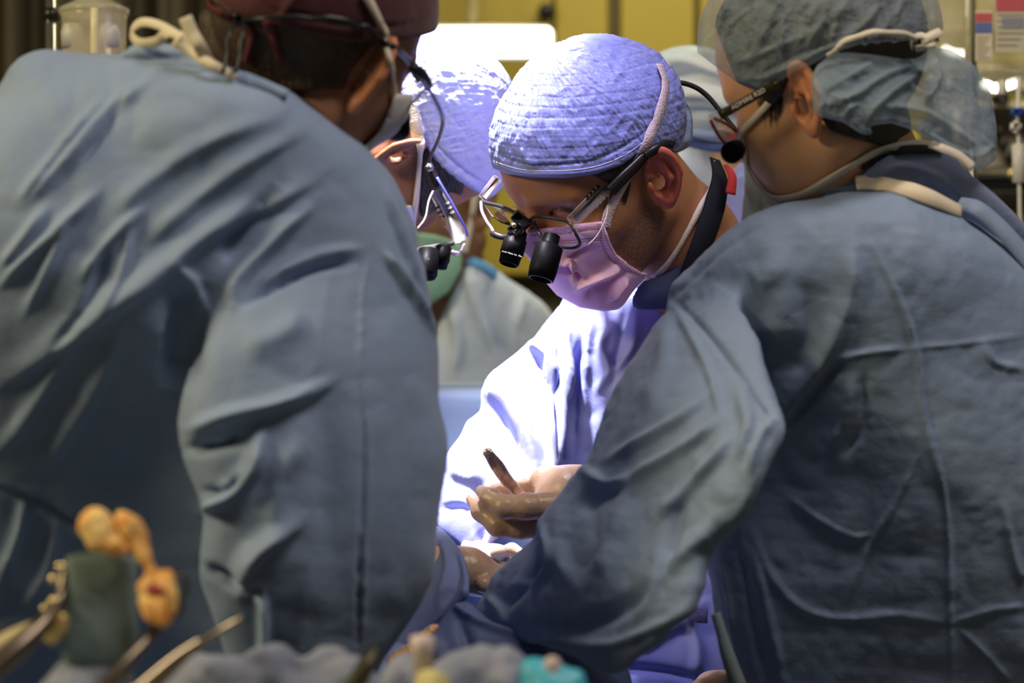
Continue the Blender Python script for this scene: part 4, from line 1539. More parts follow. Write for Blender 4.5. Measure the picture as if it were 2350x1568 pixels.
# bound edge with printed dots
dotm = mat('seam_dots', (.16, .10, .17), .8)
dots = []
for off in (3, 9, 15):
    base = catmull([(1386 - off, 512), (1393 - off, 545), (1410 - off, 580 + off * .5), (1440 - off * .6, 604 + off), (1472 - off * .3, 622 + off), (1502, 629 + off)], 6)
    seg = np.concatenate([[0], np.cumsum(np.linalg.norm(np.diff(base, axis=0), axis=1))])
    for s_ in np.arange(2, seg[-1] - 3, 6.5):
        u, v = np.interp(s_, seg, base[:, 0]), np.interp(s_, seg, base[:, 1])
        h_, n_ = hit(TmC, u, v)
        if h_ is not None:
            dots.append(lathe([(0, .0007), (.0004, .0005)], h_ + n_ * .0001, h_ + n_ * .001, 5))
for row in ([(1222, 541), (1300, 535), (1372, 525)], [(1226, 557), (1300, 553), (1376, 546)], [(1226, 562), (1300, 558), (1376, 551)]):
    base = catmull(row, 20)
    for u, v in base[::1]:
        h_, n_ = hit(TmC, u, v)
        if h_ is not None:
            dots.append(lathe([(0, .0007), (.0004, .0005)], h_ + n_ * .0001, h_ + n_ * .001, 5))
V, F = merge(dots)
o = obj('seam_stitches', V, F, dotm, mk, smooth=False)
o['kind'] = 'stuff'
strapC = mat('mask_strap_lilac', (.62, .52, .58), .75, c2=(.50, .40, .46), cscale=500, bumps=[('voronoi', 380, .6, .001)])
TallC = bvh((V, F)) if False else None
strap('mask_strap', TcC, [(1386, 520), (1392, 490), (1408, 455), (1430, 412), (1455, 372), (1480, 325), (1502, 275), (1517, 225), (1520, 190), (1508, 155)], 26, strapC, pC, 2.58, .004)
strap('mask_strap', TgC, [(1502, 632), (1530, 605), (1556, 565), (1580, 520), (1605, 475), (1632, 440), (1645, 405), (1640, 370)], 20, M['white_strap'], pC, 2.62, .004, ws=[.8, .7, .6, .7, 1.0, 1.3, 1.3, .8])
V, F = ribbon([P(1490, 158, 2.62), P(1504, 142, 2.61), P(1520, 158, 2.61), P(1534, 144, 2.62)], [(0, -1, .3), (-.3, -1, .6), (.3, -1, .2), (.4, -1, 0)], px_w(24, 2.62), .001)
obj('strap_knot', V, F, M['white_strap'], pC)
# gloved left hand with the forceps
gl_m = mat('glove_latex', (.52, .36, .27), .34, c2=(.46, .31, .23), cscale=25, bumps=[('noise', 90, .35, .004, 3), ('noise', 320, .25, .0010, 2)], spec=.55, sss=.1, sss_r=(.004, 0, 0))
palm = [[(1420, 1150, 2.50, 58), (1310, 1135, 2.47, 55), (1275, 1150, 2.47, 50)], [(1330, 1110, 2.48, 40), (1250, 1103, 2.49, 34)], [(1300, 1180, 2.46, 45), (1220, 1195, 2.46, 36)]]
fing = [[(1275, 1098, 2.495, 30), (1210, 1112, 2.505, 23), (1150, 1119, 2.50, 19), (1117, 1122, 2.495, 12)],
        [(1285, 1160, 2.44, 34), (1205, 1163, 2.43, 29), (1157, 1164, 2.432, 26), (1126, 1145, 2.445, 23), (1106, 1128, 2.46, 15)],
        [(1265, 1206, 2.455, 30), (1195, 1211, 2.45, 26), (1142, 1206, 2.452, 24), (1104, 1174, 2.465, 21), (1083, 1146, 2.48, 14)],
        [(1250, 1212, 2.46, 26), (1190, 1214, 2.46, 22), (1140, 1208, 2.465, 19), (1110, 1180, 2.475, 16)],
        [(1250, 1180, 2.49, 26), (1180, 1190, 2.495, 20), (1125, 1180, 2.49, 17), (1095, 1160, 2.485, 14)]]
V, Q = hand(fing, palm)
obj('gloved_hand', V, Q, gl_m, pC)
# right hand of the centre surgeon, mostly behind the neighbour's cuff
palm = [[(1080, 1258, 2.60, 24), (1140, 1285, 2.57, 30), (1190, 1300, 2.55, 28)]]
fing = [[(1175 + 6 * i, 1285 + 9 * i, 2.55 - .008 * i, 14), (1215 + 5 * i, 1310 + 7 * i, 2.54 - .008 * i, 13), (1245 + 3 * i, 1335 + 5 * i, 2.53 - .008 * i, 11)] for i in range(4)] + [[(1140, 1270, 2.55, 15), (1175, 1262, 2.53, 14), (1205, 1275, 2.52, 12)]]
V, Q = hand(fing, palm)
obj('gloved_hand', V, Q, gl_m, pC)
skirt(pC, .18, 2.86, .19, .13, .97, .35, M['gown2'], 5)

# forceps
fo = thing('tissue_forceps', 'steel tissue forceps held in the central gloved hand', 'forceps', P(1150, 1085, 2.46))
steel = mat('steel_brownish', (.70, .56, .50), .30, metal=.75, c2=(.36, .26, .23), cscale=120, bumps=[('noise', 200, .1, .0005, 2)])
a, b, c = P(1120, 1040, 2.44), P(1160, 1100, 2.455), P(1215, 1160, 2.475)
V, F = ribbon([a, a * .5 + b * .5, b, b * .5 + c * .5, c], [(-.2, -1, .2)] * 5, px_w(29, 2.45), .0016, wscale=[.75, 1, .9, .85, .5])
obj('handle_arm', V, F, steel, fo)
off = np.array([.0015, .0045, 0])
V, F = ribbon([a + off * .2, a * .5 + b * .5 + off, b + off, b * .5 + c * .5 + off, c + off * .3], [(-.2, -1, .2)] * 5, px_w(27, 2.45), .0016, wscale=[.75, 1, .9, .85, .5])
obj('handle_arm', V, F, steel, fo)
V, F = lathe([(0, .002), (.0006, px_w(11.5, 2.44)), (.0035, px_w(11.5, 2.44)), (.004, .002)], a + np.array([0, -.0016, 0]), a + np.array([.0002, .01, 0]), 18)
obj('handle_end', V, F, steel, fo)

# loupes of the centre surgeon
glC = thing('loupe_glasses', 'black framed loupe glasses with two barrels on centre surgeon', 'glasses', P(1215, 530, 2.57))
fr = mat('frame_grey_metal', (.05, .05, .055), .3, metal=.6)
V, F = tube([P(*q) for q in [(1104, 462, 2.648), (1125, 468, 2.635), (1150, 474, 2.62), (1175, 485, 2.605), (1192, 498, 2.59), (1206, 510, 2.58)]], px_w(4.5, 2.6), 8)
obj('frame_rim', V, F, fr, glC)
V, F = tube([P(*q) for q in [(1212, 512, 2.578), (1224, 499, 2.57), (1245, 497, 2.56), (1275, 503, 2.548), (1300, 508, 2.535), (1312, 518, 2.53), (1322, 538, 2.53), (1330, 556, 2.535), (1326, 566, 2.54), (1308, 570, 2.545), (1280, 566, 2.552), (1255, 555, 2.56), (1236, 535, 2.57), (1224, 508, 2.572)]], px_w(4, 2.55), 8)
obj('frame_rim', V, F, fr, glC)
lensm = mat('loupe_lens_clear', (.95, .95, 1.0), .02, trans=1.0, ior=1.12, spec=.6)
for pts in ([(1224, 501, 2.568), (1250, 500, 2.558), (1300, 511, 2.536), (1328, 556, 2.536), (1308, 568, 2.545), (1258, 554, 2.56), (1236, 532, 2.57)], [(1108, 466, 2.645), (1150, 478, 2.62), (1192, 502, 2.592), (1175, 520, 2.60), (1150, 512, 2.62), (1128, 496, 2.635)]):
    A = np.array([P(*q) for q in pts])
    A2 = A + np.array([.0006, .0016, .0004])
    k = len(A)
    obj('lens', np.concatenate([A, A2]), [list(range(k)), list(range(k, 2 * k))[::-1]] + [[i, i + k, (i + 1) % k + k, (i + 1) % k] for i in range(k)], lensm, glC, smooth=False)
V, F = tube([P(*q) for q in [(1104, 464, 2.645), (1106, 485, 2.63), (1118, 510, 2.61), (1128, 524, 2.60), (1134, 538, 2.59)]], px_w(4, 2.6), 8)
obj('light_arm', V, F, mat('wire_lilac_metal', (.30, .27, .38), .3, metal=.5), glC)
V, F = tube([P(1130, 536, 2.592), P(1138, 540, 2.585), P(1155, 545, 2.578), P(1176, 545, 2.57)], [px_w(x, 2.58) for x in (7, 8, 7, 8)], 12)
obj('arm_joint', V, F, M['black'], glC)
bx = np.array([.6, -.2, -.5]); bx /= np.linalg.norm(bx)
by = np.cross((0, -1, 0), bx); by /= np.linalg.norm(by)
Rb = np.array([bx, np.cross(bx, by), by]).T
V, F = box((-.010, -.005, -.006), (.010, .005, .006), R=Rb, c=P(1196, 506, 2.573), bevel=.0015)
obj('bridge_block', V, F, M['black'], glC)
V, F = box((-.008, -.006, -.007), (.008, .006, .007), R=Rb, c=P(1186, 528, 2.568), bevel=.002)
obj('bridge_mount', V, F, M['black'], glC)
V, F = lathe([(0, .0015), (.0008, .003), (.003, .003), (.0035, .001)], P(1180, 518, 2.562), P(1180, 518, 2.5), 14)
obj('mount_screw', V, F, mat('screw_brass', (.5, .42, .25), .3, metal=.9), glC)
br1 = lathe([(0, .006), (.001, .0105), (.010, .0108), (.0105, .0125), (.026, .0128), (.027, .0118), (.038, .0108), (.0388, .0095), (.0385, .0090), (.033, .0086)], P(1189, 530, 2.574), P(1168, 604, 2.566), 32)
b1 = obj('loupe_barrel', *br1, M['matte_black'], glC)
b1['label'] = 'tapered black barrel with fine white print'
V, F = lathe([(0, .006), (.0008, .0085), (.010, .0088), (.011, .0100), (.014, .0148), (.040, .0150), (.050, .0138), (.0508, .0115), (.0505, .0110), (.044, .0105)], P(1268, 538, 2.532), P(1243, 632, 2.522), 32)
b2 = obj('loupe_barrel', V, F, M['matte_black'], glC)
wm = mat('print_white', (.75, .72, .72), .6)
ax1 = P(1168, 604, 2.566) - P(1189, 530, 2.574)
ax1 /= np.linalg.norm(ax1)
side = np.cross(ax1, (0, -1, 0)); side /= np.linalg.norm(side)
if side[0] < 0:
    side = -side
fc = np.cross(side, ax1)
if fc[1] > 0:
    fc = -fc
ctr = P(1189, 530, 2.574) + ax1 * .030 + fc * .0124
text_on('barrel_print', 'ns for Vision, Inc.  Des', ctr - side * .0105, side, -ax1, .0024, wm, b1)
def clear_arm(par, a, b, wpx, d, inner, m_in):
    ax = b - a
    L = np.linalg.norm(ax)
    ax = ax / L
    lat = np.cross(ax, (0, -1, 0)); lat /= np.linalg.norm(lat)
    nn = np.cross(lat, ax)
    R = np.array([ax, nn, lat]).T
    hw = px_w(wpx, d) / 2
    V, F = box((0, -.002, -hw), (L, .002, hw), R=R, c=a, bevel=.0012)
    o = obj('clear_temple', V, F, M['clear'], par)
    V, F = box((L * .10, -.0012, -hw * .35), (L * .97, .0012, hw * .5), R=R, c=a, bevel=.0006)
    obj('temple_insert', V, F, m_in, o)
    for i in range(inner):
        V, F = box((L * (.52 + .09 * i), -.0026, hw * .25), (L * (.56 + .09 * i), .0026, hw * 1.18), R=R, c=a, bevel=.0004)
        obj('adjuster_tooth', V, F, M['clear'], o)
        V, F = box((L * (.52 + .09 * i), -.0026, -hw * 1.2), (L * (.56 + .09 * i), .0026, -hw * .5), R=R, c=a, bevel=.0004)
        obj('adjuster_tooth', V, F, M['black'], o)
    return o


clear_arm(glC, P(1310, 512, 2.528), P(1398, 422, 2.553), 32, 2.54, 4, mat('insert_smoky', (.03, .03, .035), .2, alpha=.75))
clear_arm(glC, P(1106, 456, 2.648), P(1142, 408, 2.665), 22, 2.65, 0, mat('insert_brown', (.12, .06, .03), .5))
V, F = tube([P(1315, 520, 2.527), P(1335, 545, 2.53), P(1350, 562, 2.54)], px_w(3.5, 2.53), 8)
obj('side_shield_edge', V, F, M['clear'], glC)
V, F = tube([P(1350, 562, 2.54), P(1372, 538, 2.545), P(1390, 500, 2.55), P(1396, 465, 2.555), P(1398, 436, 2.555)], px_w(1.3, 2.55), 6)
obj('side_shield_wire', V, F, mat('wire_pale', (.8, .72, .62), .3), glC)
o = strap('temple', TcC, [(1392, 432), (1420, 402), (1450, 372), (1470, 350), (1500, 332), (1535, 325)], 30, M['black'], glC, 2.57, .007, .004, ws=[1, 1, .9, .7, .7, .7])
M['strapblack'] = mat('strap_black_cloth', (.016, .013, .011), .8)
V, F = ribbon([P(1490, 345, 2.58), P(1530, 335, 2.60), P(1557, 310, 2.625), P(1564, 270, 2.64), P(1555, 230, 2.65), P(1542, 200, 2.65)], [(.2, -1, -.2), (.4, -1, 0), (.6, -1, 0), (.7, -1, 0), (.7, -1, .2), (.6, -1, .3)], px_w(26, 2.62), .003, wscale=[1.2, 1.3, 1, .8, .7, .8])
obj('head_strap', V, F, M['strapblack'], glC)
V, F = tube([P(1534, 198, 2.645), P(1560, 190, 2.65), P(1595, 200, 2.65), P(1625, 222, 2.65), P(1655, 258, 2.64), P(1690, 300, 2.63)], [px_w(x, 2.65) for x in (14, 10, 10, 10, 9, 9)], 10, flat=.6)
obj('strap_tail', V, F, M['strapblack'], glC)
V, F = tube([P(1548, 198, 2.64), P(1560, 210, 2.64), P(1567, 228, 2.64)], [px_w(x, 2.65) for x in (9, 11, 8)], 10, flat=.5)
obj('strap_tail', V, F, M['strapblack'], glC)

# ================= second surgeon behind the left one
pB = thing('person', 'person behind left surgeon with white lit cap and ear toward us', 'person', (-.30, 2.90, 0))
VB, QB = body_mesh(HB, [(P(930, 400, 2.88), .050), (P(820, 470, 2.93), .052), (P(740, 620, 2.98), .08)], h=.0021)
obj('body', VB, QB, M['skin_b'], pB, attrs={'hl': HB.locv(VB)})
THB = bvh((VB, QB))
gB = Inflate([(560, 540), (690, 410), (790, 372), (860, 392), (915, 500), (930, 700), (940, 1000), (930, 1250), (960, 1500), (940, 1740), (480, 1740), (470, 900)], [(800, 420, 2.87), (870, 480, 2.87), (700, 600, 2.94), (800, 900, 2.94), (600, 1000, 2.94), (700, 1500, 2.92)], q=.7, tmax=.12)
slB = Inflate([(960, 1150), (990, 1195), (1018, 1215), (1046, 1245), (1070, 1290), (1079, 1345), (1072, 1375), (1040, 1402), (1000, 1442), (940, 1488), (880, 1500), (760, 1340), (720, 1150), (730, 950), (800, 900), (880, 1040)], [(780, 980, 2.86), (850, 1200, 2.62), (1000, 1330, 2.42), (900, 1450, 2.46)], q=.7, tmax=.07)
V, Q = mesh_inflate([gB, slB], cell=6, dd=.007, k=.02)
V = fold(V, Q, [([(1010, 1230), (1030, 1300), (1000, 1400)], 8, .005), ([(1040, 1260), (1050, 1320), (1020, 1390)], 7, -.005), ([(1066, 1300), (1070, 1340), (1060, 1370)], 5, .003)])
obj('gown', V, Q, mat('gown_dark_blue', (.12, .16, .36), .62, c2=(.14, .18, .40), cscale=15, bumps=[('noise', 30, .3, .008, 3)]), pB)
palm = [[(1020, 1300, 2.43, 50), (1075, 1310, 2.43, 48), (1130, 1335, 2.43, 42)]]
fing = [[(1110, 1300 + 14 * i, 2.44 - .012 * i, 20), (1160, 1322 + 14 * i, 2.45 - .012 * i, 19), (1200, 1350 + 12 * i, 2.45 - .012 * i, 16)] for i in range(4)] + [[(1080, 1290, 2.45, 22), (1125, 1300, 2.46, 19), (1150, 1310, 2.47, 15)]]
V, Q = hand(fing, palm)
obj('gloved_hand', V, Q, gl_m, pB)
capB = np.array([(880, -80), (1400, -80), (1400, 420), (1150, 470), (1110, 447), (1070, 424), (1030, 396), (1000, 368), (985, 345), (972, 322), (950, 300), (900, 250)], float)


def cap_grow_b(a, b, c, f):
    return smin(f, ell(a, b, c, (-.055, 0, .060), (.070, .072, .066)) * HB.s, .02)


V, Q = shell_mesh(HB, skull, .0085, polys=[capB], h=.0016, extra=cap_grow_b)
V = fold(V, Q, [([(985, 312), (1020, 352), (1070, 395), (1125, 425)], 4, -.0025), ([(980, 335), (1030, 385), (1110, 435)], 6, .0012)])
hl = HB.locv(V)
V = crinkle(V, Q, hl, .0017, 7, .45)
M['capwhite'] = mat('cap_pale_blue', (.40, .44, .72), .46, c2=(.44, .48, .76), cscale=20, bumps=[('noise', 260, .35, .0016, 3)])
obj('surgical_cap', V, Q, M['capwhite'], pB, attrs={'hl': hl})
TcB = bvh((V, Q), (VB, QB))
V, Q = shell_mesh(HB, head_core, .005, polys=[np.array([(975, 330), (1000, 350), (1070, 410), (1060, 450), (1035, 440), (1010, 470), (985, 520), (965, 500), (960, 440), (965, 380)], float)], h=.0022)
obj('hair', V, Q, M['hair'], pB)
strap('mask_strap', TcB, [(950, 240), (955, 280), (960, 310), (966, 345), (962, 400), (955, 450), (948, 500), (945, 540)], 20, M['white_strap'], pB, 2.75, .004, ws=[1.2, 1.5, 1.6, .6, .6, .7, .7, .7])
V, Q = shell_mesh(HB, mask_base, .008, polys=[np.array([(880, 480), (945, 470), (950, 520), (985, 560), (1000, 600), (980, 720), (860, 720)], float)], h=.0025)
obj('face_mask', V, Q, mat('mask_blue_white', (.62, .66, .72), .8), pB)
skirt(pB, -.36, 2.92, .17, .11, .97, .35, M['gown'], 7)

glB = thing('loupe_glasses', 'clear side shield loupe glasses below the white lit cap', 'glasses', P(1020, 500, 2.750))
V, F = tube([P(984, 372, 2.755), P(990, 392, 2.755), P(998, 412, 2.755), P(1006, 430, 2.755)], [px_w(x, 2.750) for x in (6, 9, 10, 8)], 12)
obj('temple', V, F, M['black'], glB)
V, F = lathe([(0, .003), (.001, .0045), (.008, .0045), (.009, .002)], P(980, 378, 2.750), P(992, 392, 2.750), 14)
obj('temple_ferrule', V, F, mat('ferrule_metal', (.4, .36, .36), .25, metal=.9), glB)
clear_arm(glB, P(1060, 556, 2.760), P(1002, 436, 2.755), 36, 2.750, 3, M['black'])
cord('blue_cable', [(1003, 408, 2.750), (1012, 424, 2.748), (1030, 455, 2.748), (1052, 495, 2.750), (1068, 525, 2.755), (1073, 542, 2.760)], 3.5, mat('cable_blue', (.10, .11, .45), .35), glB)
V, F = tube([P(*q) for q in [(940, 592, 2.750), (968, 578, 2.755), (1000, 572, 2.760), (1035, 562, 2.765), (1068, 548, 2.770)]], px_w(6, 2.760), 8, flat=.6)
obj('frame_rim', V, F, M['black'], glB)
V, F = tube([P(*q) for q in [(940, 582, 2.750), (968, 570, 2.755), (1000, 564, 2.760), (1035, 554, 2.765), (1070, 540, 2.770)]], px_w(4, 2.760), 8)
obj('shield_edge', V, F, M['clear'], glB)
A = np.array([P(*q) for q in [(996, 446, 2.755), (1050, 548, 2.765), (1000, 566, 2.755), (960, 578, 2.750), (962, 520, 2.745), (985, 490, 2.745)]])
A2 = A + np.array([.0004, .0016, .0006])
k = len(A)
obj('side_shield', np.concatenate([A, A2]), [list(range(k)), list(range(k, 2 * k))[::-1]] + [[i, i + k, (i + 1) % k + k, (i + 1) % k] for i in range(k)], lensm, glB, smooth=False)
V, F = tube([P(994, 438, 2.750), P(984, 462, 2.745), P(976, 500, 2.742), P(958, 525, 2.740)], px_w(2, 2.750), 6)
obj('shield_wire', V, F, mat('wire_cream', (.8, .7, .55), .35), glB)
V, F = lathe([(0, .007), (.001, .0095), (.018, .0098), (.019, .0088), (.026, .0082), (.0265, .006)], P(1018, 566, 2.765), P(1008, 622, 2.755), 28)
b3 = obj('loupe_barrel', V, F, M['matte_black'], glB)
V, F = lathe([(0, .008), (.001, .0125), (.030, .0128), (.034, .011), (.0345, .008)], P(984, 574, 2.750), P(976, 650, 2.735), 28)
b4 = obj('loupe_barrel', V, F, M['matte_black'], glB)
text_on('barrel_print', 'Designs for Vision, Inc.', P(982, 592, 2.4065), P(974, 650, 2.730) - P(982, 592, 2.4065), (1, 0, 0), .0026, wm, b4)
V, F = tube([P(1036, 578, 2.760), P(1048, 582, 2.760), P(1058, 576, 2.765), P(1066, 560, 2.767)], [px_w(x, 2.760) for x in (6, 6, 3, 3)], 10)
obj('light_arm', V, F, mat('wire_pink', (.5, .42, .5), .3, metal=.5), glB)


# ================= people further back
pE = thing('person', 'person in pale gown and green mask standing far behind centre', 'person', (-.1, 3.75, 0))
fE = np.array([-.75, -.60, -.28]); fE /= np.linalg.norm(fE)
uE = np.array([-.2, 0, 1.0]); uE -= fE * (uE @ fE); uE /= np.linalg.norm(uE)
HE = Head(np.stack([fE, np.cross(uE, fE), uE], 1), P(1015, 500, 3.7), 1.0)
V, Q = body_mesh(HE, [(P(1030, 610, 3.72), .055), (P(1050, 740, 3.76), .06), (P(1060, 860, 3.8), .08)], h=.004)
obj('body', V, Q, mat('skin_brown', (.24, .12, .06), .5), pE)
TE = bvh((V, Q))
V, Q = shell_mesh(HE, mask_base, .010, polys=[np.array([(850, 520), (1000, 540), (1062, 560), (1058, 620), (1030, 670), (985, 700), (850, 720)], float)], h=.004)
obj('face_mask', V, Q, mat('mask_green', (.30, .60, .42), .7, c2=(.36, .66, .48), cscale=12), pE)
V, Q = shell_mesh(HE, skull, .014, cuts=[lambda a, b, c: .055 + .35 * a - c], h=.005)
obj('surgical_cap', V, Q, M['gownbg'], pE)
strap('mask_strap', TE, [(1092, 440), (1084, 480), (1074, 530), (1062, 580)], 16, M['white_strap'], pE, 3.62, .006)
gE = Inflate([(985, 780), (1010, 730), (1040, 665), (1062, 615), (1082, 592), (1120, 602), (1165, 638), (1215, 670), (1262, 712), (1300, 800), (1310, 1000), (1250, 1300), (880, 1300), (880, 950)], [(1000, 760, 3.70), (1100, 640, 3.68), (1250, 740, 3.78), (1100, 1000, 3.78)], q=.8, tmax=.16)
V, Q = mesh_inflate([gE], cell=7, dd=.01)
V = fold(V, Q, [([(1075, 610), (1090, 700), (1130, 800)], 12, .012), ([(1130, 640), (1120, 740), (1160, 830)], 10, -.010), ([(1200, 680), (1180, 760), (1200, 840)], 12, .010), ([(1040, 700), (1050, 780), (1040, 860)], 12, .010)])
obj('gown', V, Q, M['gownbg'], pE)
strap('neck_tie', bvh((V, Q)), [(1075, 600), (1105, 612), (1135, 632)], 26, mat('tie_bright_blue', (.12, .36, .70), .6), pE, 3.6, .004)
skirt(pE, -.05, 3.8, .2, .14, 1.0, .35, M['gownbg'], 2)

pF = thing('person', 'person in pale blue cap bending behind the two right heads', 'person', (.32, 3.4, 0))
fF = np.array([.55, .55, -.6]); fF /= np.linalg.norm(fF)
uF = np.array([0, .3, 1.0]); uF -= fF * (uF @ fF); uF /= np.linalg.norm(uF)
HF = Head(np.stack([fF, np.cross(uF, fF), uF], 1), P(1665, 330, 3.38), .85)
V, Q = body_mesh(HF, [(P(1660, 400, 3.42), .045), (P(1640, 520, 3.48), .05), (P(1620, 700, 3.5), .08)], h=.005)
obj('body', V, Q, mat('skin_beige', (.45, .27, .17), .5), pF)
cF = Inflate([(1470, 180), (1500, 130), (1545, 108), (1600, 104), (1650, 118), (1700, 150), (1760, 210), (1780, 300), (1740, 370), (1660, 330), (1600, 322), (1540, 300), (1490, 250)], [(1550, 180, 3.30), (1650, 200, 3.28), (1720, 300, 3.30)], q=.9, tmax=.13)
V, Q = mesh_inflate([cF], cell=6, dd=.008)
V = fold(V, Q, [([(1500, 150), (1580, 140), (1680, 180)], 12, .010), ([(1530, 185), (1610, 175), (1690, 215)], 10, -.008), ([(1540, 215), (1620, 215), (1690, 260)], 12, .010), ([(1560, 260), (1640, 265), (1700, 300)], 10, -.008), ([(1570, 120), (1640, 130), (1700, 170)], 8, .006)])
obj('surgical_cap', V, Q, mat('cap_very_pale', (.74, .84, .88), .6, c2=(.6, .74, .84), cscale=14), pF)
gF = Inflate([(1500, 420), (1550, 350), (1600, 330), (1660, 325), (1740, 350), (1860, 480), (1900, 800), (1880, 1300), (1440, 1300), (1440, 700)], [(1600, 400, 3.36), (1700, 700, 3.48), (1600, 1100, 3.5)], q=.7, tmax=.14)
V, Q = mesh_inflate([gF], cell=9, dd=.01)
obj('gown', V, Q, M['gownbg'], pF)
V, F = ribbon([P(1560, 318, 3.22), P(1610, 332, 3.22), P(1660, 338, 3.22), P(1700, 330, 3.24)], [(0, -1, .2)] * 4, px_w(26, 3.2), .003)
obj('cap_tie', V, F, mat('tie_navy', (.05, .09, .28), .7), pF)
V, F = ribbon([P(1590, 305, 3.21), P(1650, 310, 3.21), P(1710, 300, 3.23)], [(0, -1, .2)] * 3, px_w(18, 3.2), .003)
obj('cap_tie', V, F, mat('tie_soft_blue', (.25, .35, .60), .7), pF)
skirt(pF, .36, 3.5, .18, .13, 1.0, .35, M['gownbg'], 4)

# ================= operating table, drapes, patient
def drape_block(name, lo, hi, m, parent, r=.03, amp=.006, seed=0, h=.012):
    lo, hi = np.array(lo), np.array(hi)
    c, s = (lo + hi) / 2, (hi - lo) / 2 - r

    def fn(x, y, z):
        qx, qy, qz = np.abs(x - c[0]) - s[0], np.abs(y - c[1]) - s[1], np.abs(z - c[2]) - s[2]
        o = np.sqrt(np.maximum(qx, 0) ** 2 + np.maximum(qy, 0) ** 2 + np.maximum(qz, 0) ** 2)
        return o + np.minimum(np.maximum(qx, np.maximum(qy, qz)), 0) - r
    V, Q = mesh_field(fn, lo - .03, hi + .03, h)
    N = vnormals(V, Q)
    k = np.clip((hi[2] - V[:, 2]) * 6, .15, 1)
    V = V + N * (amp * k * (vnoise(V * np.array([9, 9, 1.2]), 1.0, seed) * 1.6 + vnoise(V, 22, seed + 2) * .6))[:, None]
    V[:, 2] = np.maximum(V[:, 2], lo[2])
    return obj(name, V, Q, m, parent)


M['drape'] = mat('drape_blue', (.13, .19, .42), .62, c2=(.15, .22, .46), cscale=12, bumps=[('noise', 30, .35, .01, 3)])
ot = thing('operating_table', 'operating table under dark blue drapes between the surgeons', 'table', (-.35, 2.44, 0))
drape_block('drape_sheet', (-.95, 2.33, .40), (.12, 2.57, 1.05), M['drape'], ot, .04, .008, 1)
V, F = box((-.7, 2.38, .05), (-.1, 2.50, .42), bevel=.02)
obj('column', V, F, M['black'], ot, smooth=False)
V, F = box((-.85, 2.32, 0), (.05, 2.56, .06), bevel=.02)
obj('base', V, F, M['black'], ot, smooth=False)
df = Inflate([(1036, 1392), (1060, 1380), (1080, 1384), (1100, 1402), (1140, 1432), (1250, 1476), (1330, 1505), (1430, 1575), (1430, 1700), (900, 1700), (930, 1600), (965, 1480), (1005, 1430)], [(1060, 1400, 2.27), (1250, 1500, 2.25), (1000, 1560, 2.25), (1300, 1650, 2.25)], q=.45, tmax=.035)
V, Q = mesh_inflate([df], cell=5, dd=.004)
V = fold(V, Q, [([(1045, 1388), (1056, 1400), (1100, 1428), (1160, 1450), (1250, 1480)], 6, .006, 1.3), ([(1050, 1410), (1080, 1500), (1100, 1568)], 14, -.006), ([(1000, 1460), (1010, 1520), (1000, 1568)], 12, .005)])
obj('drape_fold', V, Q, mat('drape_navy', (.09, .12, .28), .62, c2=(.10, .14, .31), cscale=12), ot)
sk = Inflate([(885, 1512), (905, 1492), (938, 1476), (975, 1442), (1000, 1430), (1012, 1434), (1003, 1450), (978, 1476), (962, 1500), (950, 1530), (890, 1535)], [(900, 1500, 2.21), (1000, 1440, 2.22), (950, 1500, 2.21)], q=.9, tmax=.02)
V, Q = mesh_inflate([sk], cell=4, dd=.003)
tag(obj('patient_skin', V, Q, mat('skin_amber_film', (.62, .30, .10), .22, c2=(.72, .42, .18), cscale=60, bumps=[('voronoi', 260, .6, .002)], spec=.6, coat=.5)), 'strip of patient skin under shiny amber film below dark sleeve', 'patient')

bt = thing('draped_table', 'table covered with blue cloth standing behind the operating field', 'table', (0, 3.3, 0))
drape_block('table_cloth', (-.15, 3.06, .35), (.14, 3.5, 1.292), mat('cloth_blue_pale', (.34, .47, .72), .6, c2=(.38, .51, .76), cscale=8), bt, .02, .004, 5)
for x in (-.11, .10):
    for y in (3.12, 3.44):
        V, F = tube([(x, y, 0), (x, y, .25), (x, y, .5)], .018, 12)
        obj('leg', V, F, mat('leg_steel', (.5, .5, .5), .3, metal=.9), bt)

# ================= things in the lower right gap
V, F = ribbon([P(1642, 1408, 2.19), P(1655, 1450, 2.185), P(1672, 1510, 2.18), P(1700, 1590, 2.18)], [(-.2, -1, 0)] * 4, px_w(30, 2.19), .004, wscale=[.8, .8, 1.1, 1.3])
obj('gown_tie', V, F, mat('tie_grey_green', (.22, .29, .34), .7, c2=(.26, .33, .36), cscale=60), pD)
V, F = ribbon([P(1580, 1402, 2.58), P(1600, 1412, 2.575), P(1624, 1414, 2.575)], [(0, -1, .1)] * 3, px_w(34, 2.58), .002)
obj('hook_patch', V, F, mat('patch_lilac', (.26, .25, .45), .8, bumps=[('noise', 300, .8, .003, 3)]), pC)
palm = [[(1720, 1640, 2.48, 60), (1660, 1590, 2.48, 46), (1630, 1580, 2.48, 38)]]
fing = [[(1650, 1575 + 12 * i, 2.47 - .015 * i, 20), (1610, 1578 + 14 * i, 2.465 - .015 * i, 19), (1575, 1600 + 14 * i, 2.46 - .015 * i, 15)] for i in range(4)] + [[(1690, 1580, 2.46, 24), (1650, 1564, 2.455, 20), (1618, 1570, 2.45, 15)]]
V, Q = hand(fing, palm, h=.0025)
obj('gloved_hand', V, Q, gl_m, pD)
palm = [[(1500, 1660, 2.42, 60), (1430, 1620, 2.42, 46), (1400, 1600, 2.42, 40)]]
fing = [[(1420, 1590 + 12 * i, 2.41 - .015 * i, 20), (1370, 1592 + 14 * i, 2.405 - .015 * i, 19), (1330, 1612 + 14 * i, 2.40 - .015 * i, 15)] for i in range(4)] + [[(1440, 1590, 2.40, 24), (1404, 1572, 2.395, 20), (1372, 1578, 2.39, 15)]]
V, Q = hand(fing, palm, h=.0025)
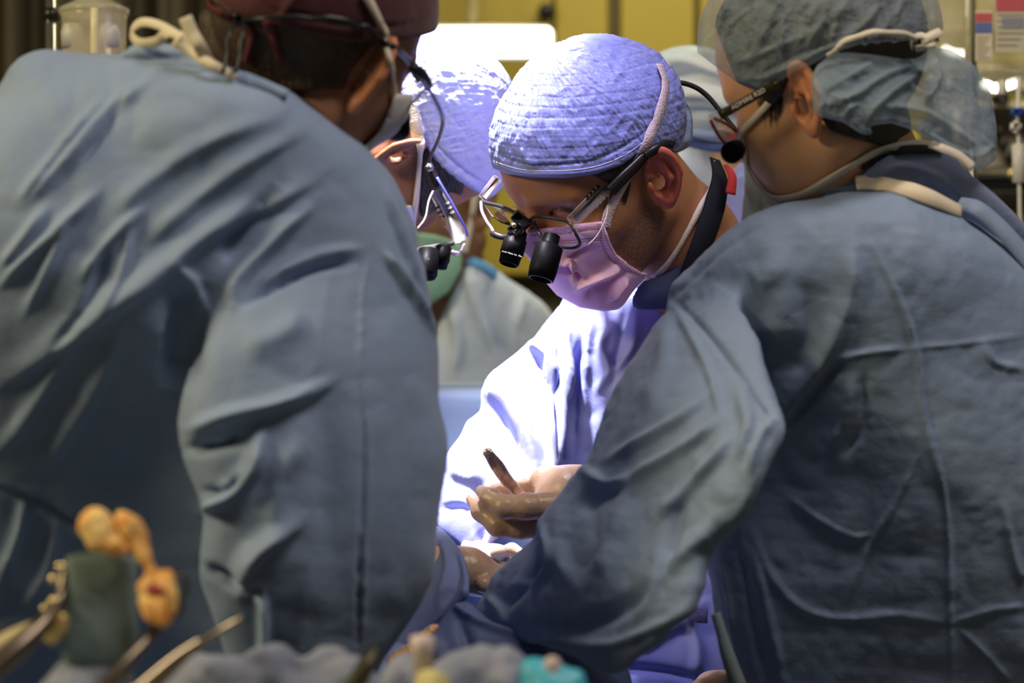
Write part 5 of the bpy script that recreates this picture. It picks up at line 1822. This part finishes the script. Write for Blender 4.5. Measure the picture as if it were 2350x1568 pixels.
obj('gloved_hand', V, Q, gl_m, pB)

# ================= background furniture
M['cab'] = mat('cabinet_yellow', (.44, .34, .035), .45, c2=(.40, .31, .03), cscale=1.2)
wl = mat('wall_lower_taupe', (.22, .19, .12), .7, c2=(.25, .21, .14), cscale=2)


def px_box(u0, u1, v0, v1, d, t, **kw):
    a, b = P(u0, v1, d), P(u1, v0, d)
    return box((a[0], d, a[2]), (b[0], d + t, b[2]), **kw)


cab = thing('wall_cabinet', 'yellow wall cabinet with flat doors above taupe wall', 'cabinet', P(1400, 640, 5.1))
V, F = px_box(860, 2140, -900, 640, 5.14, .15, bevel=.005)
obj('body', V, F, mat('cabinet_dark_gap', (.10, .08, .02), .6), cab, smooth=False)
for u0, u1 in ((870, 1268), (1274, 1396), (1424, 1594), (1606, 1870), (1880, 2130)):
    V, F = px_box(u0, u1, -880, 632, 5.115, .02, bevel=.004)
    dr = obj('door', V, F, M['cab'], cab, smooth=False)
    if u0 == 870:
        V, F = lathe([(0, .006), (.01, .008), (.012, .016), (.03, .018), (.034, .012)], P(1254, 26, 5.112), P(1254, 26, 5.0), 20)
        obj('knob', V, F, M['black'], dr)
V, F = px_box(860, 2400, 650, 1800, 5.27, .025)
o = obj('trim_1', V, F, wl, smooth=False)
struct(o)
lb = thing('light_panel', 'long bright lit lamp panel before the yellow cabinet', 'lamp', P(1100, 130, 4.9))
V, F = px_box(900, 1272, 56, 134, 4.9, .05, bevel=.012)
obj('housing', V, F, mat('lamp_housing', (.6, .58, .5), .4), lb)
V, F = px_box(906, 1266, 62, 128, 4.888, .014, bevel=.010)
obj('diffuser', V, F, mat('lamp_diffuser', (.9, .9, .8), .5, emit=(1.0, .97, .80), estr=5.0), lb)
V, F = tube([P(1085, 60, 4.93), P(1085, -300, 4.93), P(1085, -800, 4.93)], .012, 12)
obj('bracket', V, F, mat('lamp_bracket', (.35, .3, .12), .5), lb)

# dark pleated curtain at the left back
n = 160
xs = np.linspace(-2.6, -.42, n)
prof = 4.35 + .05 * np.sin(np.arange(n) * .9) + .03 * np.sin(np.arange(n) * 2.3 + 1)
V, F = [], []
for k, (zz, yy) in enumerate(((.02, 0), (2.95, 0), (2.95, .02), (.02, .02))):
    for i in range(n):
        V.append((xs[i], prof[i] + yy, zz))
for k in range(4):
    k2 = (k + 1) % 4
    for i in range(n - 1):
        F.append([k * n + i, k * n + i + 1, k2 * n + i + 1, k2 * n + i])
F += [[0, n, 2 * n, 3 * n], [n - 1, 4 * n - 1, 3 * n - 1, 2 * n - 1]]
tag(obj('curtain', V, F, mat('curtain_dark_brown', (.035, .028, .016), .8, c2=(.05, .04, .02), cscale=6)), 'dark brown pleated curtain in the far left background', 'curtain')

# drip pole and suction canister at the upper left
chrome = mat('chrome', (.75, .72, .62), .18, metal=1.0)
pole = thing('drip_pole', 'chrome pole beside the clear canister at upper left', 'pole', (P(115, 100, 3.1)[0], 3.1, 0))
x0 = P(115, 100, 3.1)[0]
V, F = tube([(x0, 3.1, .04), (x0, 3.1, 1.0), (x0, 3.1, 2.1)], px_w(15, 3.1), 20, per=1)
obj('shaft', V, F, chrome, pole)
V, F = lathe([(0, .006), (.001, .0105), (.016, .0105), (.017, .006)], P(117, 48, 3.1), P(117, 0, 3.1), 20)
obj('collar', V, F, M['black'], pole)
for k in range(5):
    a = k * 2 * math.pi / 5
    V, F = tube([(x0, 3.1, .06), (x0 + .12 * math.cos(a), 3.1 + .12 * math.sin(a), .055), (x0 + .25 * math.cos(a), 3.1 + .25 * math.sin(a), .02)], [.014, .012, .020], 10)
    obj('leg', V, F, chrome, pole)
can = thing('suction_canister', 'clear plastic canister with lid holding orange waste', 'canister', P(216, 200, 3.05))
R0 = px_w(76, 3.05)
ca, cb = P(216, 330, 3.05), P(216, 0, 3.05)
hpx = px_w(1, 3.05)
V, F = lathe([(0, R0 * .86), (.004, R0 * .9), (290 * hpx, R0 * .98), (296 * hpx, R0 * 1.0), (300 * hpx, R0 * .96)], ca, cb, 40)
clr = mat('canister_plastic', (.92, .88, .66), .12, alpha=.42, spec=.8, c2=(.70, .66, .45), cscale=25)
obj('jar', V, F, clr, can)
V, F = lathe([(0, R0 * .98), (.001, R0 * 1.06), (14 * hpx, R0 * 1.05), (18 * hpx, R0 * .95), (34 * hpx, R0 * .55), (44 * hpx, R0 * .25), (46 * hpx, R0 * .1)], P(216, 34, 3.05), cb, 40)
obj('lid', V, F, clr, can)
V, F = tube([P(216, 20, 2.99), P(216, 60, 2.985), P(216, 130, 2.985)], px_w(9, 3.0), 12)
obj('handle_rib', V, F, mat('canister_rib', (.85, .78, .45), .3, alpha=.8), can)
for u in (165, 250):
    V, F = lathe([(0, .004), (.001, .013), (.02, .014), (.03, .010), (.031, .004)], P(u, 110, 3.03), P(u, 60, 3.03), 20)
    obj('inner_valve', V, F, mat('valve_grey', (.55, .55, .48), .4), can)
V, F = lathe([(0, R0 * .5), (.001, R0 * .55), (.10, R0 * .55), (.101, R0 * .5)], P(190, 330, 3.04), P(190, 0, 3.04), 28)
obj('waste', V, F, mat('waste_orange', (.75, .38, .06), .5), can)
V, F = tube([P(216, 330, 3.05), P(170, 345, 3.08), (x0, 3.1, P(0, 350, 3.1)[2])], .012, 10)
obj('clamp', V, F, M['black'], can)

# drip bags and equipment at the upper right
bagm = mat('bag_plastic', (.93, .90, .70), .10, alpha=.38, spec=.9, c2=(.75, .70, .42), cscale=18, bumps=[('noise', 14, .5, .02, 2)])


def drip_bag(u0, u1, v0, v1, d, label):
    t = thing('drip_bag', label, 'drip bag', P((u0 + u1) / 2, v1, d))
    w2 = (u1 - u0) / 2
    uc = (u0 + u1) / 2
    b = Inflate([(u0, v0), (uc, v0 - 6), (u1, v0), (u1 + 2, (v0 + v1) / 2), (u1 - 4, v1 - 20), (uc + w2 * .5, v1), (uc - w2 * .5, v1), (u0 + 4, v1 - 20), (u0 - 2, (v0 + v1) / 2)], [(u0, v0, d), (u1, v0, d), (uc, v1, d)], q=.5, tmax=.03)
    V, Q = mesh_inflate([b], cell=6, dd=.004)
    bg = obj('pouch', V, Q, bagm, t)
    T = bvh((V, Q))
    V, F = lathe([(0, .003), (.001, .006), (.02, .006), (.021, .004)], P(uc, v1 - 4, d), P(uc, v1 + 60, d), 14)
    obj('port', V, F, mat('port_white', (.75, .73, .66), .4), t)
    V, F = tube([P(uc, v0, d), P(uc - 10, v0 - 40, d), P(uc, v0 - 70, d)], .002, 8)
    obj('hang_loop', V, F, bagm, t)
    return t, T, bg


t1, T1, g1 = drip_bag(2128, 2232, -260, 176, 3.35, 'clear drip bag with yellow glints just right of the sheer cap')
t2, T2, g2 = drip_bag(2238, 2362, -260, 186, 3.25, 'drip bag with red and blue printed labels at upper right edge')


def sticker(name, u0, u1, v0, v1, d, m, parent):
    V, F = px_box(u0, u1, v0, v1, d, .0006)
    return obj(name, V, F, m, parent, smooth=False)


pr, pb, pg, pw = mat('print_red', (.55, .10, .12), .6), mat('print_blue', (.12, .16, .42), .6), mat('print_grey', (.35, .33, .30), .6), mat('label_cream', (.70, .64, .48), .6)
lab = sticker('label', 2238, 2278, 24, 140, 3.212, pw, t2)
sticker('label_band', 2239, 2277, 30, 50, 3.2112, pr, lab)
sticker('label_band', 2239, 2277, 52, 76, 3.2112, pb, lab)
for i in range(7):
    sticker('label_line', 2243, 2272 - (i % 3) * 5, 84 + i * 8, 87 + i * 8, 3.2112, pg, lab)
lab = sticker('label', 2284, 2358, -40, 120, 3.20, mat('label_clearish', (.66, .62, .50), .5, alpha=.75), t2)
sticker('label_band', 2286, 2356, -20, 26, 3.1992, pr, lab)
sticker('label_band', 2300, 2350, 40, 66, 3.1992, mat('print_bluegrey', (.25, .27, .36), .6), lab)
for i in range(6):
    sticker('label_line', 2290, 2350 - (i % 3) * 8, 32 + i * 14, 35 + i * 14, 3.1988, pg, lab)
# drip tube with a blue clamp
dt = thing('drip_line', 'clear drip tube with a blue clip at the right edge', 'tube', P(2336, 440, 3.2))
dl = mat('drip_plastic', (.82, .80, .74), .25, alpha=.75)
V, F = tube([P(2338, 180, 3.22), P(2336, 260, 3.2), P(2338, 340, 3.2), P(2340, 470, 3.2), P(2345, 700, 3.2)], [px_w(x, 3.2) for x in (6, 5, 5, 5, 5)], 12)
obj('hose', V, F, dl, dt)
V, F = lathe([(0, .004), (.001, .0085), (.05, .0085), (.052, .004)], P(2338, 420, 3.2), P(2336, 280, 3.2), 18)
obj('drip_chamber', V, F, dl, dt)
V, F = px_box(2322, 2350, 246, 266, 3.18, .012, bevel=.003)
obj('clip', V, F, mat('clip_blue', (.03, .12, .55), .4), dt)
V, F = px_box(2320, 2346, 276, 304, 3.185, .012, bevel=.004)
obj('clip', V, F, mat('clip_white', (.8, .78, .74), .4), dt)
# pole carrying the bags
p2 = thing('drip_pole', 'slim drip stand pole carrying the bags at upper right', 'pole', (P(2233, 0, 3.4)[0], 3.4, 0))
x1 = P(2233, 0, 3.4)[0]
V, F = tube([(x1, 3.42, .03), (x1, 3.42, 1.0), (x1, 3.42, 2.3)], .009, 16, per=1)
obj('shaft', V, F, chrome, p2)
for k in range(5):
    a = k * 2 * math.pi / 5 + .4
    V, F = tube([(x1, 3.42, .05), (x1 + .09 * math.cos(a), 3.42 + .09 * math.sin(a), .05), (x1 + .17 * math.cos(a), 3.42 + .17 * math.sin(a), .02)], [.014, .012, .020], 10)
    obj('leg', V, F, chrome, p2)
V, F = tube([P(2180, -330, 3.35), P(2233, -340, 3.42), P(2300, -330, 3.25)], .004, 8)
obj('hook_bar', V, F, chrome, p2)
# anaesthesia machine
an = thing('monitor_machine', 'pale grey machine with black knobs at the right edge', 'machine', (P(2330, 500, 4.1)[0], 4.1, 0))
V, F = px_box(2190, 2700, 232, 395, 4.0, .35, bevel=.01)
obj('upper_case', V, F, mat('machine_grey', (.42, .38, .30), .5, c2=(.38, .35, .28), cscale=6), an)
V, F = px_box(2180, 2700, 396, 428, 3.98, .4, bevel=.008)
obj('dark_shelf', V, F, M['black'], an)
V, F = px_box(2190, 2700, 430, 520, 4.0, .38, bevel=.008)
obj('drawer', V, F, mat('drawer_grey', (.30, .27, .23), .5), an)
a, b = P(2190, 520, 4.02), P(2700, 520, 4.02)
V, F = box((a[0], 4.03, 0.0), (b[0], 4.36, a[2]), bevel=.01)
obj('lower_case', V, F, mat('machine_lower', (.25, .23, .2), .5), an)
for u, v, r in ((2305, 330, 11), (2318, 358, 15), (2296, 300, 8)):
    V, F = lathe([(0, px_w(r, 4.0)), (.010, px_w(r, 4.0)), (.012, px_w(r * .8, 4.0))], P(u, v, 3.999), P(u, v, 3.9), 20)
    obj('knob', V, F, M['black'], an)
V, F = px_box(2278, 2318, 215, 236, 3.99, .02, bevel=.004)
obj('display', V, F, M['black'], an)
for u, v in ((2322, 400), (2335, 405)):
    V, F = lathe([(0, .006), (.012, .007), (.013, .003)], P(u, v, 3.97), P(u, v, 3.9), 14)
    obj('connector', V, F, mat('connector_brass', (.8, .66, .3), .25, metal=.9), an)
# added glowing strips standing in for glints of reflected light behind the bags
sl = thing('glint_strips', 'added glowing strips for light glints behind the drip bags', 'lamp', P(2250, 200, 4.5))
V, F = px_box(2130, 2460, 150, 215, 4.5, .05, bevel=.008)
obj('housing', V, F, mat('shelf_metal', (.55, .5, .36), .35, metal=.6), sl)
for q in (((2165, 112), (2190, 122), (2216, 124)), ((2254, 190), (2280, 202), (2305, 198), (2334, 188))):
    V, F = tube([P(u, v, 4.47) for u, v in q], px_w(7, 4.47), 10)
    obj('glint_tube', V, F, mat('glint_glow', (.9, .9, .8), .5, emit=(1.0, .95, .78), estr=7.0), sl)
V, F = px_box(2130, 2460, 60, 150, 4.52, .04, bevel=.004)
obj('back_plate', V, F, mat('plate_gold', (.60, .50, .16), .4, metal=.4), sl)

# ================= foreground instrument table
it = thing('instrument_table', 'blurred instrument table with grey towels in the foreground', 'table', (-.2, 1.55, 0))
drape_block('table_drape', (-.85, 1.30, .35), (.25, 1.76, 1.10), mat('drape_grey_blue', (.20, .23, .28), .7, c2=(.24, .27, .31), cscale=10), it, .02, .005, 9)
for x in (-.80, .20):
    for y in (1.35, 1.71):
        V, F = tube([(x, y, 0), (x, y, .2), (x, y, .5)], .015, 12)
        obj('leg', V, F, chrome, it)
M['towel'] = mat('towel_grey', (.24, .27, .37), .85, c2=(.29, .31, .41), cscale=20, bumps=[('noise', 400, .3, .001, 2)])


def lump(name, outline, d, m, label=None, cat=None, parent=None, q=.8, tmax=.03, cell=6, strokes=(), seed=0, amp=.003):
    uc, vc = np.mean(outline, 0)
    I = Inflate(outline, [(uc - 100, vc, d), (uc + 100, vc, d), (uc, vc + 100, d - .01)], q=q, tmax=tmax)
    V, Q = mesh_inflate([I], cell=cell, dd=.004)
    if strokes:
        V = fold(V, Q, strokes)
    N = vnormals(V, Q)
    V = V + N * (amp * vnoise(V, 55, seed) + amp * .3 * vnoise(V, 120, seed + 1))[:, None]
    o = obj(name, V, Q, m, parent)
    if label:
        tag(o, label, cat)
    return o


lump('towel', [(330, 1700), (380, 1540), (470, 1500), (540, 1505), (600, 1478), (650, 1462), (690, 1500), (740, 1485), (800, 1492), (850, 1530), (870, 1700)], 1.72, M['towel'], 'crumpled grey towel below the left surgeon sleeve', 'towel', seed=1, amp=.006)
lump('towel', [(860, 1700), (880, 1540), (930, 1512), (1000, 1515), (1060, 1500), (1120, 1486), (1165, 1480), (1195, 1500), (1215, 1560), (1220, 1700)], 1.72, M['towel'], 'crumpled grey towel left of the bright blue piece', 'towel', seed=4, amp=.006)
lump('towel', [(60, 1700), (130, 1530), (200, 1520), (260, 1500), (300, 1540), (340, 1700)], 1.66, M['towel'], 'crumpled grey towel under the green foam block', 'towel', seed=6, amp=.006)
lump('blue_wrapper', [(1196, 1700), (1200, 1530), (1225, 1508), (1270, 1515), (1310, 1535), (1345, 1560), (1360, 1700)], 1.70, mat('wrapper_cyan', (.05, .42, .62), .45, c2=(.08, .48, .68), cscale=20), 'bright blue plastic piece at the bottom edge', 'wrapper', seed=8, amp=.002)
V, F = lathe([(0, .003), (.001, .0055), (.002, .006), (.003, .004)], P(1268, 1526, 1.672), P(1268, 1526, 1.5), 16)
tag(obj('white_cap', V, F, mat('cap_pinkish_white', (.75, .62, .66), .5)), 'small pinkish cap on the bright blue piece', 'cap')
lump('sponge', [(940, 1700), (950, 1560), (975, 1535), (1005, 1540), (1030, 1570), (1040, 1700)], 1.66, mat('sponge_yellow', (.62, .55, .25), .8), 'pale yellow sponge at the bottom centre', 'sponge', seed=3)
V, F = lathe([(0, .004), (.001, .0075), (.018, .0075), (.019, .0085), (.030, .0085), (.031, .005)], P(972, 1560, 1.68), P(970, 1490, 1.68), 20)
tag(obj('syringe_tip', V, F, mat('syringe_white_pink', (.72, .60, .60), .4)), 'short pinkish white plastic cylinder at bottom centre', 'syringe')
V, F = tube([P(800, 1590, 1.68), P(840, 1530, 1.69), P(862, 1492, 1.70)], [px_w(x, 1.69) for x in (20, 22, 14)], 12)
tag(obj('scissor_handle', V, F, mat('handle_dark_olive', (.06, .055, .035), .4, metal=.5)), 'dark stubby handle lying on the grey towels', 'handle')

# green foam block standing on the table
fb = Inflate([(146, 1300), (152, 1280), (172, 1272), (235, 1268), (295, 1272), (312, 1284), (316, 1305), (316, 1400), (318, 1500), (300, 1530), (230, 1540), (160, 1525), (142, 1500), (144, 1400)], [(150, 1300, 1.67), (310, 1300, 1.68), (230, 1520, 1.66)], q=.4, tmax=.012)
V, Q = mesh_inflate([fb], cell=4, dd=.0025)
tag(obj('foam_block', V, Q, mat('foam_green_grey', (.15, .215, .23), .75, c2=(.18, .245, .25), cscale=30, bumps=[('noise', 200, .4, .001, 3)])), 'upright grey green foam block beside orange gauze', 'foam block')
gz = mat('gauze_bloody', (.95, .70, .28), .6, c2=(.88, .42, .10), cscale=55, sss=.15, sss_r=(.008, 0, 0), bumps=[('noise', 180, .6, .003, 3)])
lump('gauze', [(188, 1190), (205, 1166), (235, 1176), (262, 1205), (285, 1240), (300, 1268), (270, 1272), (235, 1266), (200, 1264), (186, 1240)], 1.665, gz, 'orange stained gauze on top of the green block', 'gauze', cell=4, tmax=.014, seed=2, amp=.006)
gz2 = mat('gauze_stained', (.92, .60, .20), .6, c2=(.80, .32, .08), cscale=60, sss=.15, sss_r=(.008, 0, 0), bumps=[('noise', 180, .6, .003, 3)])
lump('gauze', [(255, 1190), (275, 1168), (300, 1180), (335, 1215), (358, 1250), (366, 1290), (395, 1308), (400, 1350), (392, 1432), (355, 1442), (318, 1400), (312, 1350), (326, 1310), (300, 1270), (272, 1230)], 1.66, gz2, 'long twisted orange gauze hanging right of the green block', 'gauze', cell=4, tmax=.012, seed=5, amp=.006)
lump('blood_clot', [(332, 1345), (350, 1328), (372, 1348), (386, 1352), (380, 1368), (350, 1375), (334, 1368)], 1.640, mat('blood_dark_red', (.30, .012, .008), .3), 'dark red clot on the hanging orange gauze', 'blood', cell=4, tmax=.006, seed=5, amp=.001)

ins = mat('instrument_steel_warm', (.42, .34, .22), .25, metal=1.0)
ins_d = mat('instrument_steel_dark', (.16, .13, .10), .3, metal=.9)


def clamp(label, pts, r, m, rings=(), extra=()):
    t = thing('surgical_clamp', label, 'clamp', P(*pts[-1]))
    V, F = tube([P(*q) for q in pts], [px_w(x, pts[0][2]) for x in r], 12)
    obj('shaft', V, F, m, t)
    for e, rr in extra:
        V, F = tube([P(*q) for q in e], [px_w(x, e[0][2]) for x in rr], 12)
        obj('shaft', V, F, m, t)
    for (u, v, d, ru, rv) in rings:
        pp = [P(u + ru * math.cos(k * math.pi / 6), v + rv * math.sin(k * math.pi / 6), d + .006 * math.sin(k * math.pi / 6)) for k in range(13)]
        V, F = tube(pp, px_w(6, d), 10)
        obj('finger_ring', V, F, m, t)
    return t


clamp('thin gold toned clamp pointing up right over the towels', [(330, 1600, 1.62), (420, 1510, 1.64), (470, 1470, 1.65), (520, 1438, 1.66), (556, 1416, 1.67)], [14, 12, 11, 9, 6], ins, extra=[([(300, 1590, 1.60), (390, 1515, 1.63), (462, 1466, 1.65)], [10, 10, 8])])
clamp('dark clamp with finger rings behind the hanging gauze', [(220, 1600, 1.61), (290, 1520, 1.63), (345, 1460, 1.65), (385, 1400, 1.67)], [18, 17, 14, 8], ins_d, rings=[(412, 1345, 1.69, 18, 24), (402, 1390, 1.70, 16, 22)])
clamp('dark steel retractor at the lower left corner', [(-40, 1560, 1.60), (40, 1490, 1.62), (100, 1430, 1.64), (138, 1370, 1.66), (150, 1300, 1.67)], [26, 26, 22, 14, 9], ins_d)
V, F = tube([P(-60, 1520, 1.66), P(30, 1470, 1.67), P(95, 1440, 1.68)], [px_w(x, 1.67) for x in (26, 26, 22)], 14)
tag(obj('retractor_grip', V, F, mat('handle_cream', (.66, .55, .32), .4)), 'pale cream instrument handle at the lower left corner', 'handle')
V, F = tube([P(112, 1460, 1.655), P(130, 1440, 1.65), P(146, 1410, 1.65)], [px_w(x, 1.65) for x in (24, 26, 14)], 12)
tag(obj('brass_clip', V, F, mat('clip_brass', (.75, .55, .20), .35, metal=.5)), 'golden clip at the left foot of green block', 'clip')
for i, (u, v) in enumerate(((139, 1302), (124, 1330), (124, 1380), (106, 1398))):  # bright beads put in for blurred highlights on the steel
    V, F = lathe([(0, .001), (.0008, .0030), (.003, .0042), (.0052, .0030), (.006, .001)], P(u, v + 9, 1.652), P(u, v - 9, 1.652), 14)
    tag(obj('highlight_bead', V, F, mat('highlight_gold', (.95, .80, .45), .15, metal=.9)), ['uppermost', 'second', 'third', 'lowest'][i] + ' highlight bead left of the green block', 'bead', 'highlight beads beside the green block')
